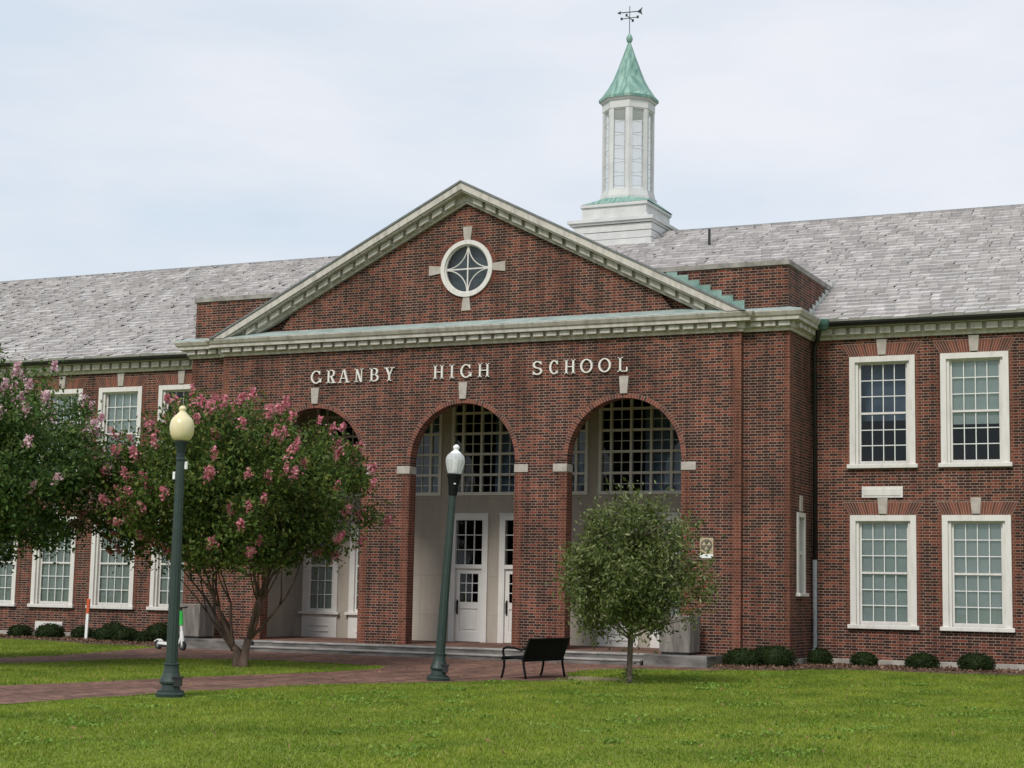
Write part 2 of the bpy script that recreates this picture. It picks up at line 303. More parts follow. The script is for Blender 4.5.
# ------------------------------------------------------------------ mesh helpers
class MB:
    def __init__(self): self.v = []; self.f = []
    def add(self, vs, fs):
        o = len(self.v); self.v.extend(tuple(x) for x in vs); self.f.extend(tuple(i+o for i in q) for q in fs); return self
    def box(self, x0, x1, y0, y1, z0, z1):
        return self.add([(x0,y0,z0),(x1,y0,z0),(x1,y1,z0),(x0,y1,z0),(x0,y0,z1),(x1,y0,z1),(x1,y1,z1),(x0,y1,z1)],
            [(0,3,2,1),(4,5,6,7),(0,1,5,4),(1,2,6,5),(2,3,7,6),(3,0,4,7)])
    def quad(self, *p): return self.add(p, [tuple(range(len(p)))])
    def prism_y(self, pts, y0, y1):
        """XZ outline extruded in Y"""
        n = len(pts)
        vs = [(x, y0, z) for x, z in pts] + [(x, y1, z) for x, z in pts]
        fs = [tuple(range(n)), tuple(range(2*n-1, n-1, -1))] + [(i, i+n, (i+1) % n+n, (i+1) % n) for i in range(n)]
        return self.add(vs, fs)
    def prism_x(self, pts, x0, x1):
        n = len(pts)
        vs = [(x0, y, z) for y, z in pts] + [(x1, y, z) for y, z in pts]
        fs = [tuple(range(n)), tuple(range(2*n-1, n-1, -1))] + [(i, i+n, (i+1) % n+n, (i+1) % n) for i in range(n)]
        return self.add(vs, fs)
    def tube(self, pts, rads, seg=8, cap=True):
        pts = [Vector(p) for p in pts]
        if not hasattr(rads, '__len__'): rads = [rads]*len(pts)
        rings = []; prev = None
        o = len(self.v)
        for i, p in enumerate(pts):
            d = (pts[min(i+1, len(pts)-1)] - pts[max(i-1, 0)]).normalized()
            if prev is None:
                a = Vector((1, 0, 0)) if abs(d.x) < .9 else Vector((0, 1, 0))
                n = d.cross(a).normalized()
            else:
                n = (prev - d*prev.dot(d)).normalized()
            prev = n; bnm = d.cross(n)
            for k in range(seg):
                an = 2*math.pi*k/seg
                self.v.append(tuple(p + (n*math.cos(an)+bnm*math.sin(an))*rads[i]))
        for i in range(len(pts)-1):
            for k in range(seg):
                a = o+i*seg+k; b2 = o+i*seg+(k+1) % seg
                self.f.append((a, b2, b2+seg, a+seg))
        if cap:
            self.f.append(tuple(o+k for k in reversed(range(seg))))
            self.f.append(tuple(o+(len(pts)-1)*seg+k for k in range(seg)))
        return self
    def lathe(self, prof, seg=16, c=(0, 0), flute=0):
        o = len(self.v)
        for r_, z in prof:
            for k in range(seg):
                an = 2*math.pi*k/seg
                rr = r_*(1-flute*(k % 2))
                self.v.append((c[0]+rr*math.cos(an), c[1]+rr*math.sin(an), z))
        for i in range(len(prof)-1):
            for k in range(seg):
                a = o+i*seg+k; b2 = o+i*seg+(k+1) % seg
                self.f.append((a, b2, b2+seg, a+seg))
        self.f.append(tuple(o+k for k in reversed(range(seg))))
        self.f.append(tuple(o+(len(prof)-1)*seg+k for k in range(seg)))
        return self
    def sweep(self, prof, path, closed_prof=True):
        """profile (outward, z) along an XY polyline with mitred corners; outward is to the right of travel"""
        P = [Vector((p[0], p[1])) for p in path]; n = len(P)
        offs = []
        for i in range(n):
            ds = []
            if i > 0: ds.append((P[i]-P[i-1]).normalized())
            if i < n-1: ds.append((P[i+1]-P[i]).normalized())
            ns = [Vector((d.y, -d.x)) for d in ds]
            if len(ns) == 2:
                mm = (ns[0]+ns[1]); mm = mm/(1+ns[0].dot(ns[1]))
            else: mm = ns[0]
            offs.append(mm)
        o = len(self.v); k = len(prof)
        for i in range(n):
            for (pr, z) in prof:
                q = P[i]+offs[i]*pr
                self.v.append((q.x, q.y, z))
        for i in range(n-1):
            for j in range(k if closed_prof else k-1):
                a = o+i*k+j; b2 = o+i*k+(j+1) % k
                self.f.append((a, a+k, b2+k, b2))
        if closed_prof:
            self.f.append(tuple(o+j for j in range(k))); self.f.append(tuple(o+(n-1)*k+j for j in reversed(range(k))))
        return self
    def build(self, name, mat, parent=None, smooth=False, bevel=0.0, fix=True, loc=None):
        me = bpy.data.meshes.new(name)
        me.from_pydata(self.v, [], self.f)
        if fix:
            bm = bmesh.new(); bm.from_mesh(me)
            bmesh.ops.recalc_face_normals(bm, faces=bm.faces)
            bm.to_mesh(me); bm.free()
        nl = len(me.loops)
        if nl:
            uv = me.uv_layers.new(name='UVMap')
            co = np.empty(len(me.vertices)*3); me.vertices.foreach_get('co', co); co = co.reshape(-1, 3)
            vi = np.empty(nl, dtype=np.int32); me.loops.foreach_get('vertex_index', vi)
            nf = len(me.polygons)
            nr = np.empty(nf*3); me.polygons.foreach_get('normal', nr); nr = np.abs(nr.reshape(-1, 3))
            tot = np.empty(nf, dtype=np.int32); me.polygons.foreach_get('loop_total', tot)
            ax = np.repeat(np.argmax(nr, axis=1), tot)
            cl = co[vi]
            uu = np.where(ax == 0, cl[:, 1], cl[:, 0]); vv = np.where(ax == 2, cl[:, 1], cl[:, 2])
            uv.data.foreach_set('uv', np.stack([uu, vv], 1).ravel().astype(np.float32))
        if smooth:
            me.polygons.foreach_set('use_smooth', np.ones(len(me.polygons), dtype=bool))
        me.materials.append(MAT[mat] if isinstance(mat, str) else mat)
        o = bpy.data.objects.new(name, me); COL.objects.link(o)
        if parent is not None: o.parent = parent
        if loc is not None: o.location = loc
        if bevel:
            md = o.modifiers.new('bevel', 'BEVEL'); md.width = bevel; md.segments = 2; md.limit_method = 'ANGLE'
        return o

def tag(o, label=None, cat=None, group=None, kind=None):
    if label: o['label'] = label
    if cat: o['category'] = cat
    if group: o['group'] = group
    if kind: o['kind'] = kind
    return o
def empty(name, loc, rz=0, label=None, cat=None, group=None):
    o = bpy.data.objects.new(name, None); COL.objects.link(o)
    o.location = loc; o.rotation_euler = (0, 0, rz); o.empty_display_size = 0.3
    return tag(o, label, cat, group)
def children(o): return [c for c in bpy.data.objects if c.parent == o]
def copy_tree(o, parent=None):
    c = o.copy(); COL.objects.link(c)
    if parent is not None: c.parent = parent
    for ch in children(o): copy_tree(ch, c)
    return c

def ring_prism(mb, c, r0, r1, y0, y1, n=48, a0=0, a1=2*math.pi):
    for i in range(n):
        t0, t1 = a0+(a1-a0)*i/n, a0+(a1-a0)*(i+1)/n
        pts = [(c[0]+r*math.cos(t), c[1]+r*math.sin(t)) for r, t in ((r0, t0), (r1, t0), (r1, t1), (r0, t1))]
        vs = [(x, y0, z) for x, z in pts]+[(x, y1, z) for x, z in pts]
        mb.add(vs, [(0, 1, 2, 3), (1, 5, 6, 2), (0, 3, 7, 4)] + ([(4, 7, 6, 5)]))
    return mb

# ------------------------------------------------------------------ setting: ground, paths, beds
def gz(y):
    return 0.0 if y < -7 else (0.07 if y > -1 else 0.07*(y+7)/6)
def sheet(name, poly, mat, lift, kind='structure', step=1.0):
    """flat polygon cut along Y into strips so that it follows the gentle rise to the building"""
    bm = bmesh.new()
    vs = [bm.verts.new((x, y, 0)) for x, y in poly]
    bm.faces.new(vs)
    ys = [p[1] for p in poly]
    for yc in (-7.0, -1.0):
        if min(ys) < yc < max(ys):
            bmesh.ops.bisect_plane(bm, geom=bm.verts[:]+bm.edges[:]+bm.faces[:], plane_co=(0, yc, 0), plane_no=(0, 1, 0))
    bmesh.ops.triangulate(bm, faces=bm.faces[:])
    for v in bm.verts: v.co.z = gz(v.co.y)+lift
    bmesh.ops.recalc_face_normals(bm, faces=bm.faces[:])
    for f in bm.faces:
        if f.normal.z < 0: f.normal_flip()
    mb = MB(); bm.verts.index_update()
    mb.v = [tuple(v.co) for v in bm.verts]; mb.f = [tuple(v.index for v in f.verts) for f in bm.faces]
    bm.free()
    o = mb.build(name, mat, fix=False)
    tag(o, kind=kind); return o
sheet('ground', [(-600, -600), (600, -600), (600, 600), (-600, 600)], 'lawn', 0.0)
walk_poly = [(2.6, -34), (3.1, -22), (3.16, -20.2), (3.19, -18.07), (3.3, -16.23), (3.45, -14.2), (3.93, -12.35), (4.7, -10.6), (5.41, -8.95),
             (6.1, -8.35), (6.15, -7.3), (5.3, -5.3), (5.2, -4.2), (5.7, -3.3), (6.4, -2.7), (7.6, -2.3), (7.6, -1.9), (6.9, -1.0), (-8.4, -1.0),
             (-7.9, -3.2), (-7.35, -6.2), (-7.5, -8.4), (-8.1, -12), (-9.6, -18), (-7.4, -18), (-6.0, -12), (-5.2, -10.2), (-5.15, -8.7), (-5.1, -6.7), (-4.36, -5.7), (-2.6, -5.2), (-0.91, -5.1), (0.9, -5.5), (1.35, -6.3), (1.3, -8.1),
             (0.91, -10.45), (0.58, -12.46), (0.43, -14.6), (0.07, -16.7), (-0.3, -20), (-0.8, -34)]
sheet('brick_path', walk_poly, 'paving', 0.008)
sheet('dirt_patch', [(5.6, -8.7), (6.5, -8.2), (7.3, -7.3), (7.0, -6.5), (6.2, -6.0), (5.6, -6.2), (5.4, -7.4)], 'soil', 0.004)
bedR = [(7.2, -1.6), (7.9, -1.9), (8.9, -1.4), (9.3, -0.5), (9.7, 0.35), (12, 0.5), (26, 0.5), (26, 2.2), (8.4, 2.2), (8.4, 0.3), (7.2, 0.3)]
bedL = [(-26, 0.25), (-14, 0.3), (-11.9, -0.1), (-11.2, -0.7), (-9.3, -1.0), (-8.2, -1.1), (-8.2, 0.3), (-8.4, 2.2), (-26, 2.2)]
for bed in (bedR, bedL):
    mo = sheet('mulch_bed', bed, 'mulch', 0.06); md = mo.modifiers.new('edge', 'SOLIDIFY'); md.thickness = .07; md.offset = -1

def inside(poly, x, y):
    n = len(poly); res = np.zeros(len(x), dtype=bool); j = n-1
    for i in range(n):
        xi, yi = poly[i]; xj, yj = poly[j]
        c = ((yi > y) != (yj > y)) & (x < (xj-xi)*(y-yi)/((yj-yi) if yj != yi else 1e-9)+xi)
        res ^= c; j = i
    return res

# ------------------------------------------------------------------ the school
D, P, E, BX, A, HW = 2.077, 8.527, 0.155, 7.385, 4.409, 1.494
SPR, FLOOR = 4.985, 0.34
WX, ZB, ZT = 34.0, 0.02, 8.02
school = empty('school_building', (0, 0, 0), 0, 'long red brick school with a white pediment, three arches and a copper topped cupola', 'school')

def wall_with_openings(mb, a0, a1, z0, z1, ops, y, depth, axis='x', sgn=1):
    """front face at y with rectangular openings, each with reveals of the given depth"""
    xs = sorted({a0, a1} | {o[0] for o in ops} | {o[1] for o in ops})
    zs = sorted({z0, z1} | {o[2] for o in ops} | {o[3] for o in ops})
    pt = (lambda a, yy, z: (a, yy, z)) if axis == 'x' else (lambda a, yy, z: (yy, a, z))
    for i in range(len(xs)-1):
        for j in range(len(zs)-1):
            cx, cz = (xs[i]+xs[i+1])/2, (zs[j]+zs[j+1])/2
            if any(o[0] < cx < o[1] and o[2] < cz < o[3] for o in ops): continue
            mb.quad(pt(xs[i], y, zs[j]), pt(xs[i+1], y, zs[j]), pt(xs[i+1], y, zs[j+1]), pt(xs[i], y, zs[j+1]))
    for (x0, x1, q0, q1) in ops:
        yb = y+depth*sgn
        mb.quad(pt(x0, y, q0), pt(x0, yb, q0), pt(x0, yb, q1), pt(x0, y, q1))
        mb.quad(pt(x1, y, q0), pt(x1, y, q1), pt(x1, yb, q1), pt(x1, yb, q0))
        mb.quad(pt(x0, y, q1), pt(x0, yb, q1), pt(x1, yb, q1), pt(x1, y, q1))
        mb.quad(pt(x0, y, q0), pt(x1, y, q0), pt(x1, yb, q0), pt(x0, yb, q0))

WW, WS, WX1 = 1.584, 2.188, 9.475
LOW, UPP = (1.097, 3.697), (4.923, 7.543)
cols_r = [WX1+WS*k for k in range(5)]
cols_l = [-WX1-WW-WS*k for k in range(7)]
for side, cols in ((1, cols_r), (-1, cols_l)):
    mb = MB()
    ops = [(x, x+WW, z0, z1) for x in cols for z0, z1 in (LOW, UPP)]
    a, b_ = (P, WX) if side > 0 else (-WX, -P)
    wall_with_openings(mb, a, b_, 0.28, ZT, ops, D, 0.36)
    xe = WX*side
    mb.quad((xe, D, 0), (xe, 20.5, 0), (xe, 20.5, ZT+.3), (xe, D, ZT+.3))
    mb.quad((xe, 20.5, ZT+.3), (xe, D, ZT+.3), (xe, 11.3, 13.0))
    mb.quad((a, 20.5, 0), (b_, 20.5, 0), (b_, 20.5, ZT+.3), (a, 20.5, ZT+.3))
    mb.build('wing_wall', 'brick', school, fix=False)
    MB().box(a, b_, D-0.05, D+.3, 0.0, 0.28).build('wall_plinth', 'concrete', school, bevel=.01)
    MB().box(a+.01, b_-.01, D+2.6, D+2.7, 0, 8.3).build('interior_wall_or_board', 'dark_room', school)
    MB().box(a+.01, b_-.01, D+.37, D+2.6, 4.0, 4.5).build('interior_floor', 'dark_room', school)
    # cornice of the wing: bed mould, dentil band, soffit
    prof = [(0, 7.98), (.06, 7.98), (.08, 8.04), (.11, 8.055), (.11, 8.25), (.30, 8.26), (.30, 8.30), (0, 8.30)]
    pts = [(P+.0, D), (WX, D)] if side > 0 else [(-WX, D), (-P, D)]
    cor = MB().sweep(prof, pts).build('wing_cornice', 'cornice', school)
    dn = MB(); n = int((WX-P-.6)/.36)
    for k in range(n):
        x = (P+.42+k*.36)*side
        dn.box(x-.14, x+.14, D-.205, D-.10, 8.075, 8.245)
    tag(dn.build('dentils', 'cornice', cor, bevel=.02), kind='stuff')
    g0, g1 = (P+.42, WX) if side > 0 else (-WX, -P-.42)
    MB().prism_x([(D-.30, 8.265), (D-.40, 8.275), (D-.455, 8.33), (D-.47, 8.40), (D-.45, 8.40), (D-.30, 8.385)], g0, g1).build('gutter', 'black_metal', school)

# front pavilion wall with three arches
def arc(cx, cz, r, a0, a1, n):
    return [(cx+r*math.cos(a0+(a1-a0)*i/n), cz+r*math.sin(a0+(a1-a0)*i/n)) for i in range(n+1)]
def front_slab(mb, xa, xb, holes, y0, y1, z0, z1):
    """wall between xa and xb with arched openings, cut into pieces so that every face is simple"""
    cuts = [xa]
    for c in holes: cuts += [c-HW, c+HW]
    cuts.append(xb)
    for i in range(0, len(cuts), 2):
        mb.prism_y([(cuts[i], z0), (cuts[i+1], z0), (cuts[i+1], z1), (cuts[i], z1)], y0, y1)
    for c in holes:
        ar = arc(c, SPR, HW, math.pi, 0, 40)
        for i in range(40):
            (xA, zA), (xB, zB) = ar[i], ar[i+1]
            mb.prism_y([(xA, zA), (xB, zB), (xB, z1), (xA, z1)], y0, y1)
        # stilted bit is part of the jambs
    return mb
mb = front_slab(MB(), -BX, BX, (-A, 0, A), 0, 0.34, 0.1, 8.0)
# internal faces between pieces do no harm: remove coincident ones
def build_clean(mb, name, mat, parent):
    me = bpy.data.meshes.new(name); me.from_pydata(mb.v, [], mb.f)
    bm = bmesh.new(); bm.from_mesh(me)
    bmesh.ops.remove_doubles(bm, verts=bm.verts[:], dist=0.0005)
    seen = {}
    for f in bm.faces[:]:
        k = tuple(sorted(v.index for v in f.verts)); seen.setdefault(k, []).append(f)
    for k, fs in seen.items():
        if len(fs) > 1:
            bmesh.ops.delete(bm, geom=fs, context='FACES_ONLY')
    # long jamb faces that hide inside the wall
    bmesh.ops.recalc_face_normals(bm, faces=bm.faces[:])
    bm.verts.index_update()
    m2 = MB(); m2.v = [tuple(v.co) for v in bm.verts]; m2.f = [tuple(v.index for v in f.verts) for f in bm.faces]
    bm.free(); bpy.data.meshes.remove(me)
    return m2.build(name, mat, parent, fix=False)
# make the pieces meet on shared edges: split the pier prisms at the spring line
mb = MB()
cuts = [-BX, -A-HW, -A+HW, -HW, HW, A-HW, A+HW, BX]
for i in range(0, 8, 2):
    mb.prism_y([(cuts[i], 0.1), (cuts[i+1], 0.1), (cuts[i+1], SPR), (cuts[i], SPR)], 0, 0.34)
    mb.prism_y([(cuts[i], SPR), (cuts[i+1], SPR), (cuts[i+1], 8.0), (cuts[i], 8.0)], 0, 0.34)
for c in (-A, 0, A):
    ar = arc(c, SPR, HW, math.pi, 0, 48)
    for i in range(48):
        (xA, zA), (xB, zB) = ar[i], ar[i+1]
        mb.prism_y([(xA, zA), (xB, zB), (xB, 8.0), (xA, 8.0)], 0, 0.34)
build_clean(mb, 'pavilion_wall', 'brick', school)
for s in (-1, 1):
    mb = MB()
    x0, x1 = sorted((BX*s, P*s))
    rops = [(0.73, 1.38, 1.81, 3.71)] if s > 0 else []
    mb.quad((x0, E, .1), (x1, E, .1), (x1, E, 8.0), (x0, E, 8.0))
    wall_with_openings(mb, E, D+.01, .1, 8.0, rops, P*s, 0.25, axis='y', sgn=-s)
    mb.build('pavilion_end_wall', 'brick', school, fix=False)
    # porch side walls and the body behind
    MB().quad((7.0*s, .34, .1), (7.0*s, 3.45, .1), (7.0*s, 3.45, 7.4), (7.0*s, .34, 7.4)).build('porch_side_wall', 'stone_panel', school, fix=False)
    pl = MB(); pl.box(min(BX*s, (P+.04)*s), max(BX*s, (P+.04)*s), E-.04, D-.06, 0, .28)
    pl.build('wall_plinth', 'concrete', school, bevel=.01)
    # red quoins at the break and at the corner
    qa, qb = sorted((7.175*s, (BX+.003)*s)); MB().box(qa, qb, -.004, .14, .3, 7.97).build('brick_quoin', 'brick_red', school)
    qa, qb = sorted((8.405*s, (P+.004)*s)); MB().box(qa, qb, E-.004, E+.26, .3, 7.97).build('brick_quoin', 'brick_red', school)
# red reveals and quoin strips on every jamb
for c in (-A, 0, A):
    rm = MB()
    ring = MB()
    for i in range(64):
        a0, a1 = math.pi*i/64+.004, math.pi*(i+1)/64-.004
        ring.prism_y([(c+(HW-.003)*math.cos(a0), SPR+(HW-.003)*math.sin(a0)), (c+(HW+.108)*math.cos(a0), SPR+(HW+.108)*math.sin(a0)),
                      (c+(HW+.108)*math.cos(a1), SPR+(HW+.108)*math.sin(a1)), (c+(HW-.003)*math.cos(a1), SPR+(HW-.003)*math.sin(a1))], -.006, .32)
    ao = ring.build('brick_arch', 'soldier', school)
    ring_prism(MB(), (c, SPR), HW-.001, HW+.112, -.003, .3, 48, 0, math.pi).build('mortar_bed', 'mortar', ao)
    MB().prism_y([(c-.093, SPR+HW+.10), (c+.093, SPR+HW+.10), (c+.125, SPR+HW+.53), (c-.125, SPR+HW+.53)], -.05, .2).build('keystone', 'limestone', ao, bevel=.01)
    for s in (-1, 1):
        xa, xb = sorted((c+(HW-.008)*s, c+(HW+.37)*s))
        MB().box(xa, xb, -.03, .35, 4.685, 4.885).build('impost', 'limestone', ao, bevel=.01)
        q = MB(); xa, xb = sorted((c+(HW-.004)*s, c+(HW+.22)*s))
        q.box(xa, xb, -.004, .344, FLOOR, 4.68)
        q.build('brick_quoin', 'brick_red', ao)

# porch: back wall, floor, ceiling, frames
BY = 3.45
FRAMES = {-A: (-6.15, -4.62), 0: (-1.44, .06), A: (2.97, 4.45, 5.93)}
pops = []
for c in (-A, 0, A):
    pops.append((c-2.05, c+2.05, 4.33, 7.18))
    for xc in FRAMES[c]: pops.append((xc-.575, xc+.575, FLOOR+(.0 if c == 0 else .02), 3.82))
mb = MB(); wall_with_openings(mb, -7.0, 7.0, FLOOR, 7.4, pops, BY, 0.2)
mb.build('porch_wall', 'stone_panel', school, fix=False)
MB().quad((-7, .34, 7.32), (7, .34, 7.32), (7, BY, 7.32), (-7, BY, 7.32)).build('porch_ceiling', 'ceiling', school, fix=False)
MB().box(-6.99, 6.99, -.62, BY+.19, .05, FLOOR).build('porch_floor', 'paving', school)
MB().box(-8.3, 8.3, 8.0, 8.1, 0, 8.3).build('interior_wall_or_board', 'dark_room', school)
MB().box(-8.3, 8.3, BY+.21, 8, 3.86, 4.3).build('interior_floor', 'dark_room', school)

def muntin_grid(mb, x0, x1, z0, z1, nx, nz, y0, y1, w_=.022):
    for i in range(1, nx):
        x = x0+(x1-x0)*i/nx; mb.box(x-w_/2, x+w_/2, y0, y1, z0, z1)
    for j in range(1, nz):
        z = z0+(z1-z0)*j/nz; mb.box(x0, x1, y0+.002, y1-.002, z-w_/2, z+w_/2)

for c in (-A, 0, A):
    # big grid window above the doors
    f = MB(); x0, x1, z0, z1 = c-2.05, c+2.05, 4.33, 7.18
    f.box(x0, x0+.085, BY-.05, BY+.12, z0, z1); f.box(x1-.085, x1, BY-.05, BY+.12, z0, z1)
    f.box(x0+.085, x1-.085, BY-.05, BY+.12, z0, z0+.09); f.box(x0+.085, x1-.085, BY-.05, BY+.12, z1-.09, z1)
    for i in range(-3, 4):
        f.box(c+i*.567-.033, c+i*.567+.033, BY-.03, BY+.1, z0+.09, z1-.09)
    for j in range(1, 5):
        f.box(x0+.085, x1-.085, BY-.027, BY+.097, z0+j*.57-.033, z0+j*.57+.033)
    win = f.build('grid_window', 'porch_frame', school)
    mu = MB()
    for i in range(-3, 3):
        x = c+(i+.5)*.567; mu.box(x-.010, x+.010, BY+.01, BY+.06, z0+.09, z1-.09)
    for j in range(5):
        mu.box(x0+.085, x1-.085, BY+.012, BY+.058, z0+(j+.5)*.57-.010, z0+(j+.5)*.57+.010)
    mu.build('muntin', 'porch_frame', win)
    MB().quad((c-.85, BY+.3, z0), (x1, BY+.3, z0), (x1, BY+.3, z1-.6), (c-.85, BY+.3, z1-.6)).build('blue_sheen_board', 'blue_sheen_board', win, fix=False)  # added board, its blue stands in for sky light in the dark panes
    MB().quad((x0, BY+.045, z0), (x1, BY+.045, z0), (x1, BY+.045, z1), (x0, BY+.045, z1)).build('pane', 'glass', win, fix=False)
    for k, xc in enumerate(FRAMES[c]):
        x0, x1 = xc-.575, xc+.575
        f = MB()
        zb = FLOOR if c == 0 else 1.06
        f.box(x0-.0, x0+.17, BY-.06, BY+.13, zb, 3.65); f.box(x1-.17, x1, BY-.06, BY+.13, zb, 3.65)
        f.box(x0, x1, BY-.06, BY+.13, 3.65, 3.82)
        f.box(x0-.015, x1+.015, BY-.08, BY-.003, 3.80, 3.84)
        if c == 0:
            f.box(x0+.17, x1-.17, BY-.05, BY+.1, 2.33, 2.44)
            do = f.build('entrance_door_frame', 'door_white', school)
            lf = MB(); a, b_ = x0+.175, x1-.175
            lf.box(a, a+.12, BY+.01, BY+.06, FLOOR+.01, 2.33); lf.box(b_-.12, b_, BY+.01, BY+.06, FLOOR+.01, 2.33)
            lf.box(a+.12, b_-.12, BY+.01, BY+.06, 2.19, 2.33); lf.box(a+.12, b_-.12, BY+.01, BY+.06, 1.24, 1.42)
            lf.box(a+.12, b_-.12, BY+.01, BY+.06, FLOOR+.01, .62); lf.box(a+.12, b_-.12, BY+.035, BY+.05, .62, 1.24)
            lf.box(a+.17, b_-.17, BY+.02, BY+.035, .68, 1.18)
            muntin_grid(lf, a+.12, b_-.12, 1.42, 2.19, 3, 3, BY+.02, BY+.05)
            lfo = lf.build('door', 'door_white', do)
            MB().quad((a+.12, BY+.038, 1.42), (b_-.12, BY+.038, 1.42), (b_-.12, BY+.038, 2.19), (a+.12, BY+.038, 2.19)).build('pane', 'glass', do, fix=False)
            hs = a+.06
            hd = MB(); hd.box(hs-.025, hs+.025, BY-.004, BY+.012, 1.08, 1.48); hd.tube([(hs, BY-.0, 1.12), (hs, BY-.06, 1.14), (hs, BY-.06, 1.42), (hs, BY, 1.44)], .015)
            hd.build('handle', 'black_metal', do)
            mu = MB(); muntin_grid(mu, x0+.17, x1-.17, 2.44, 3.65, 3, 3, BY+.0, BY+.05, .025); mu.build('muntin', 'door_white', do)
            MB().quad((x0+.17, BY+.03, 2.44), (x1-.17, BY+.03, 2.44), (x1-.17, BY+.03, 3.65), (x0+.17, BY+.03, 3.65)).build('pane', 'glass', do, fix=False)
        else:
            wo = f.build('porch_window', 'door_white', school)
            sa = MB(); a, b_ = x0+.17, x1-.17
            sa.box(a, a+.05, BY+.01, BY+.07, 1.06, 3.65); sa.box(b_-.05, b_, BY+.01, BY+.07, 1.06, 3.65)
            sa.box(a+.05, b_-.05, BY+.01, BY+.07, 1.06, 1.15); sa.box(a+.05, b_-.05, BY+.01, BY+.07, 3.58, 3.65); sa.box(a+.05, b_-.05, BY+.01, BY+.07, 2.33, 2.39)
            muntin_grid(sa, a+.05, b_-.05, 1.15, 2.33, 3, 3, BY+.02, BY+.055); muntin_grid(sa, a+.05, b_-.05, 2.39, 3.58, 3, 3, BY+.02, BY+.055)
            sa.build('sash', 'door_white', wo)
            MB().quad((a, BY+.045, 1.06), (b_, BY+.045, 1.06), (b_, BY+.045, 3.65), (a, BY+.045, 3.65)).build('pane', 'glass', wo, fix=False)
            MB().quad((a, BY+.09, 1.06), (b_, BY+.09, 1.06), (b_, BY+.09, 3.65), (a, BY+.09, 3.65)).build('curtain', 'curtain', wo, fix=False)
            MB().box(x0-.09, x1+.09, BY-.13, BY+.13, .985, 1.06).build('sill', 'door_white', wo, bevel=.01)
            pn = MB(); pn.box(x0, x1, BY-.05, BY+.1, FLOOR, .985)
            pn.box(x0+.28, x1-.28, BY-.075, BY-.05, .66, .70); pn.box(x0+.26, x1-.26, BY-.075, BY-.05, .50, .54)
            pn.build('panel', 'door_white', wo, bevel=.006)

# entrance steps and cheek walls
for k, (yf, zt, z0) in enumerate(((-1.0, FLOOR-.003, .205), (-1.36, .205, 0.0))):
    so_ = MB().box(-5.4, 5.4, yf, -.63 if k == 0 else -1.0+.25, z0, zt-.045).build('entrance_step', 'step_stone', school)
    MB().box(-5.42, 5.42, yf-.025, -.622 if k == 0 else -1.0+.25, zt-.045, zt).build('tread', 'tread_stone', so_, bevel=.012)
MB().box(5.45, 7.0, -1.28, -.045, 0.0, .335).build('cheek_wall', 'step_stone', school, bevel=.02)
MB().box(-7.9, -5.45, -1.28, -.045, 0.0, .335).build('cheek_wall', 'step_stone', school, bevel=.02)

# cornice round the pavilion
path = [(-P, D), (-P, E), (-BX, E), (-BX, 0), (BX, 0), (BX, E), (P, E), (P, D)]
prof = [(0, 7.97), (.06, 7.97), (.085, 8.035), (.12, 8.045), (.12, 8.19), (.30, 8.195), (.31, 8.27), (.35, 8.30), (.40, 8.385), (.40, 8.41), (0, 8.43)]
cor = MB().sweep(prof, path).build('pavilion_cornice', 'cornice', school)
for k in range(-20, 21):
    x = k*.36; MB().box(x-.14, x+.14, -.215, -.11, 8.06, 8.188).build('dentil', 'cornice', cor, bevel=.02)
for s in (-1, 1):
    for x in (7.75, 8.1, 8.45): MB().box(x*s-.14, x*s+.14, E-.215, E-.11, 8.06, 8.188).build('dentil', 'cornice', cor, bevel=.02)
    for y in (.45, .81, 1.17, 1.53):
        xa, xb = sorted(((P+.11)*s, (P+.215)*s)); MB().box(xa, xb, y-.14, y+.14, 8.06, 8.188).build('dentil', 'cornice', cor, bevel=.02)
MB().sweep([(.405, 8.412), (.39, 8.435), (-.02, 8.60), (-.02, 8.43), (.0, 8.433)], [(-BX+.1, 0), (BX-.1, 0)]).build('cornice_flashing', 'copper_dark', school)
MB().sweep([(.405, 8.413), (.39, 8.432), (-.02, 8.55), (-.02, 8.43), (.0, 8.433)], [(BX-.0, E), (P, E), (P, D-.2)]).build('cornice_flashing', 'copper_dark', school)
MB().sweep([(.405, 8.413), (.39, 8.432), (-.02, 8.55), (-.02, 8.43), (.0, 8.433)], [(-P, D-.2), (-P, E), (-BX, E)]).build('cornice_flashing', 'copper_dark', school)

